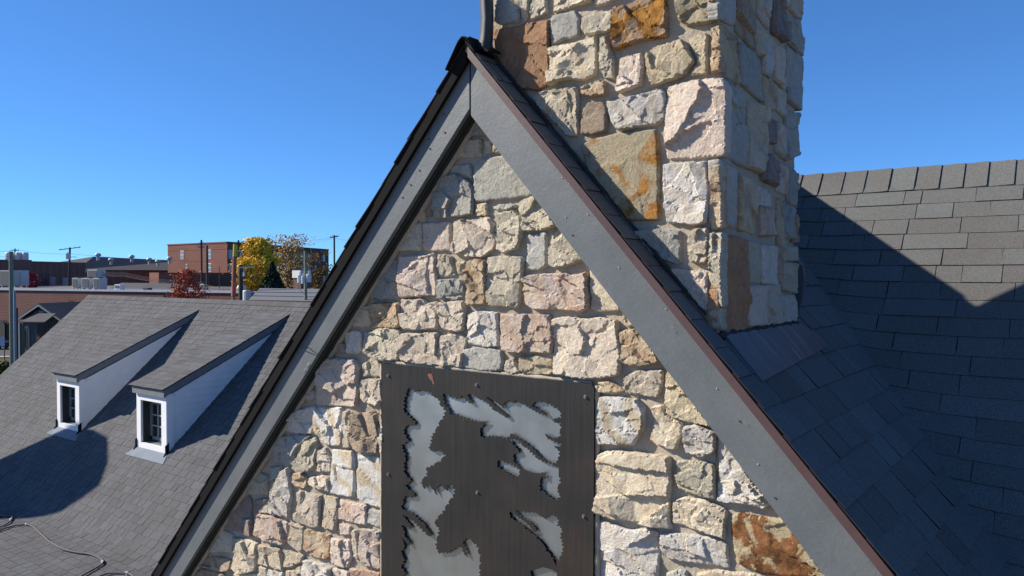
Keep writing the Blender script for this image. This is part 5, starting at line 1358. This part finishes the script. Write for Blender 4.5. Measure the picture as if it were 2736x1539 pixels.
tree(728, 700, 170, 108, 'dark evergreen in front of the yellow and half-bare trees', LG, 12000, .2, shape='cone', low=.35, seed=9, branches=30)
tree(75, 729, 60, 136, 'crimson shrub-like tree behind the left rooftop units', LP, 3500, .18, low=.4, seed=12, branches=26)
tree(108, 900, 44, 96.5, 'small red-leaved shrub by the cottage porch', LR, 1600, .12, low=.1, seed=13, branches=20, name='shrub', cat='shrub')
tree(143, 868, 30, 97, 'red shrub beside the cottage wall, near the wing roof edge', LR, 1300, .12, low=.1, seed=14, branches=16, name='shrub', cat='shrub')
tree(190, 797, 60, 112, 'orange-leaved tree against the flat-roofed brick wall', LO, 450, .16, low=.5, seed=19, branches=24)
tree(6, 968, 70, 80, 'rounded green and yellow shrub at the foot of the thick pole', LGG, 2600, .13, low=.05, seed=20, branches=26, name='shrub', cat='shrub')
tree(445, 778, 34, 96, 'small dark green tree left of the red tree', LG, 1400, .12, low=.3, seed=24, branches=14)
# board sign on two posts, parked car
sg = thing('board_sign', at(4, 925, 92), 'pale blue and white board sign at the far left beside the thick pole', 'sign')
p = at(3, 912, 92); m = MB(); m.prism([p-_r*.55-Vector((0, 0, .55)), p+_r*.42-Vector((0, 0, .55)), p+_r*.42+Vector((0, 0, .5)), p-_r*.55+Vector((0, 0, .5))], tuple(-_d0*.06)); m.build('board', paint_mat('pale_blue_board', (0.42, 0.46, 0.60), .5, .2), sg)
for k in (-.4, .3):
    q = p+_r*k; m = MB(); m.box((q.x-.05, q.y+.02, 0), (q.x+.05, q.y+.10, q.z)); m.build('post', M_POLED, sg)
car = thing('parked_car', onZ(5, 940, 0), 'dark parked car behind the board sign at the left edge', 'car')
o_ = onZ(0, 934, 0)-_r*1.6; f_ = _r; s_ = _d0
def cp_(a_, b__, z): q = o_+f_*a_+s_*b__; return (q.x, q.y, z)
M_CAR = paint_mat('dark_blue_car_paint', (0.02, 0.03, 0.06), .25); M_TYRE = paint_mat('tyre', (0.02, 0.02, 0.02), .9)
sil = [(-2.1, .35), (-2.15, .75), (-1.9, .95), (-1.2, 1.0), (-.6, 1.45), (.9, 1.47), (1.6, 1.02), (2.1, .92), (2.2, .6), (2.15, .35)]
m = MB(); m.prism([cp_(a_, 0, z) for a_, z in sil], tuple(s_*1.75)); m.build('body', M_CAR, car)
m = MB(); m.prism([cp_(a_, -.01, z) for a_, z in ((-1.05, 1.02), (-.55, 1.38), (.85, 1.4), (1.4, 1.04))], tuple(s_*.02)); m.build('side_window', M_GLASS, car)
for a_ in (-1.35, 1.35):
    for b__ in (-.02, 1.57):
        m = MB(); m.tube([cp_(a_, b__, .33), cp_(a_, b__+.2, .33)], .33, 14); w_ = m.build('wheel', M_TYRE, car)
        m = MB(); m.tube([cp_(a_, b__-.01, .33), cp_(a_, b__+.02, .33)], .19, 10); m.build('rim', M_METAL, w_)
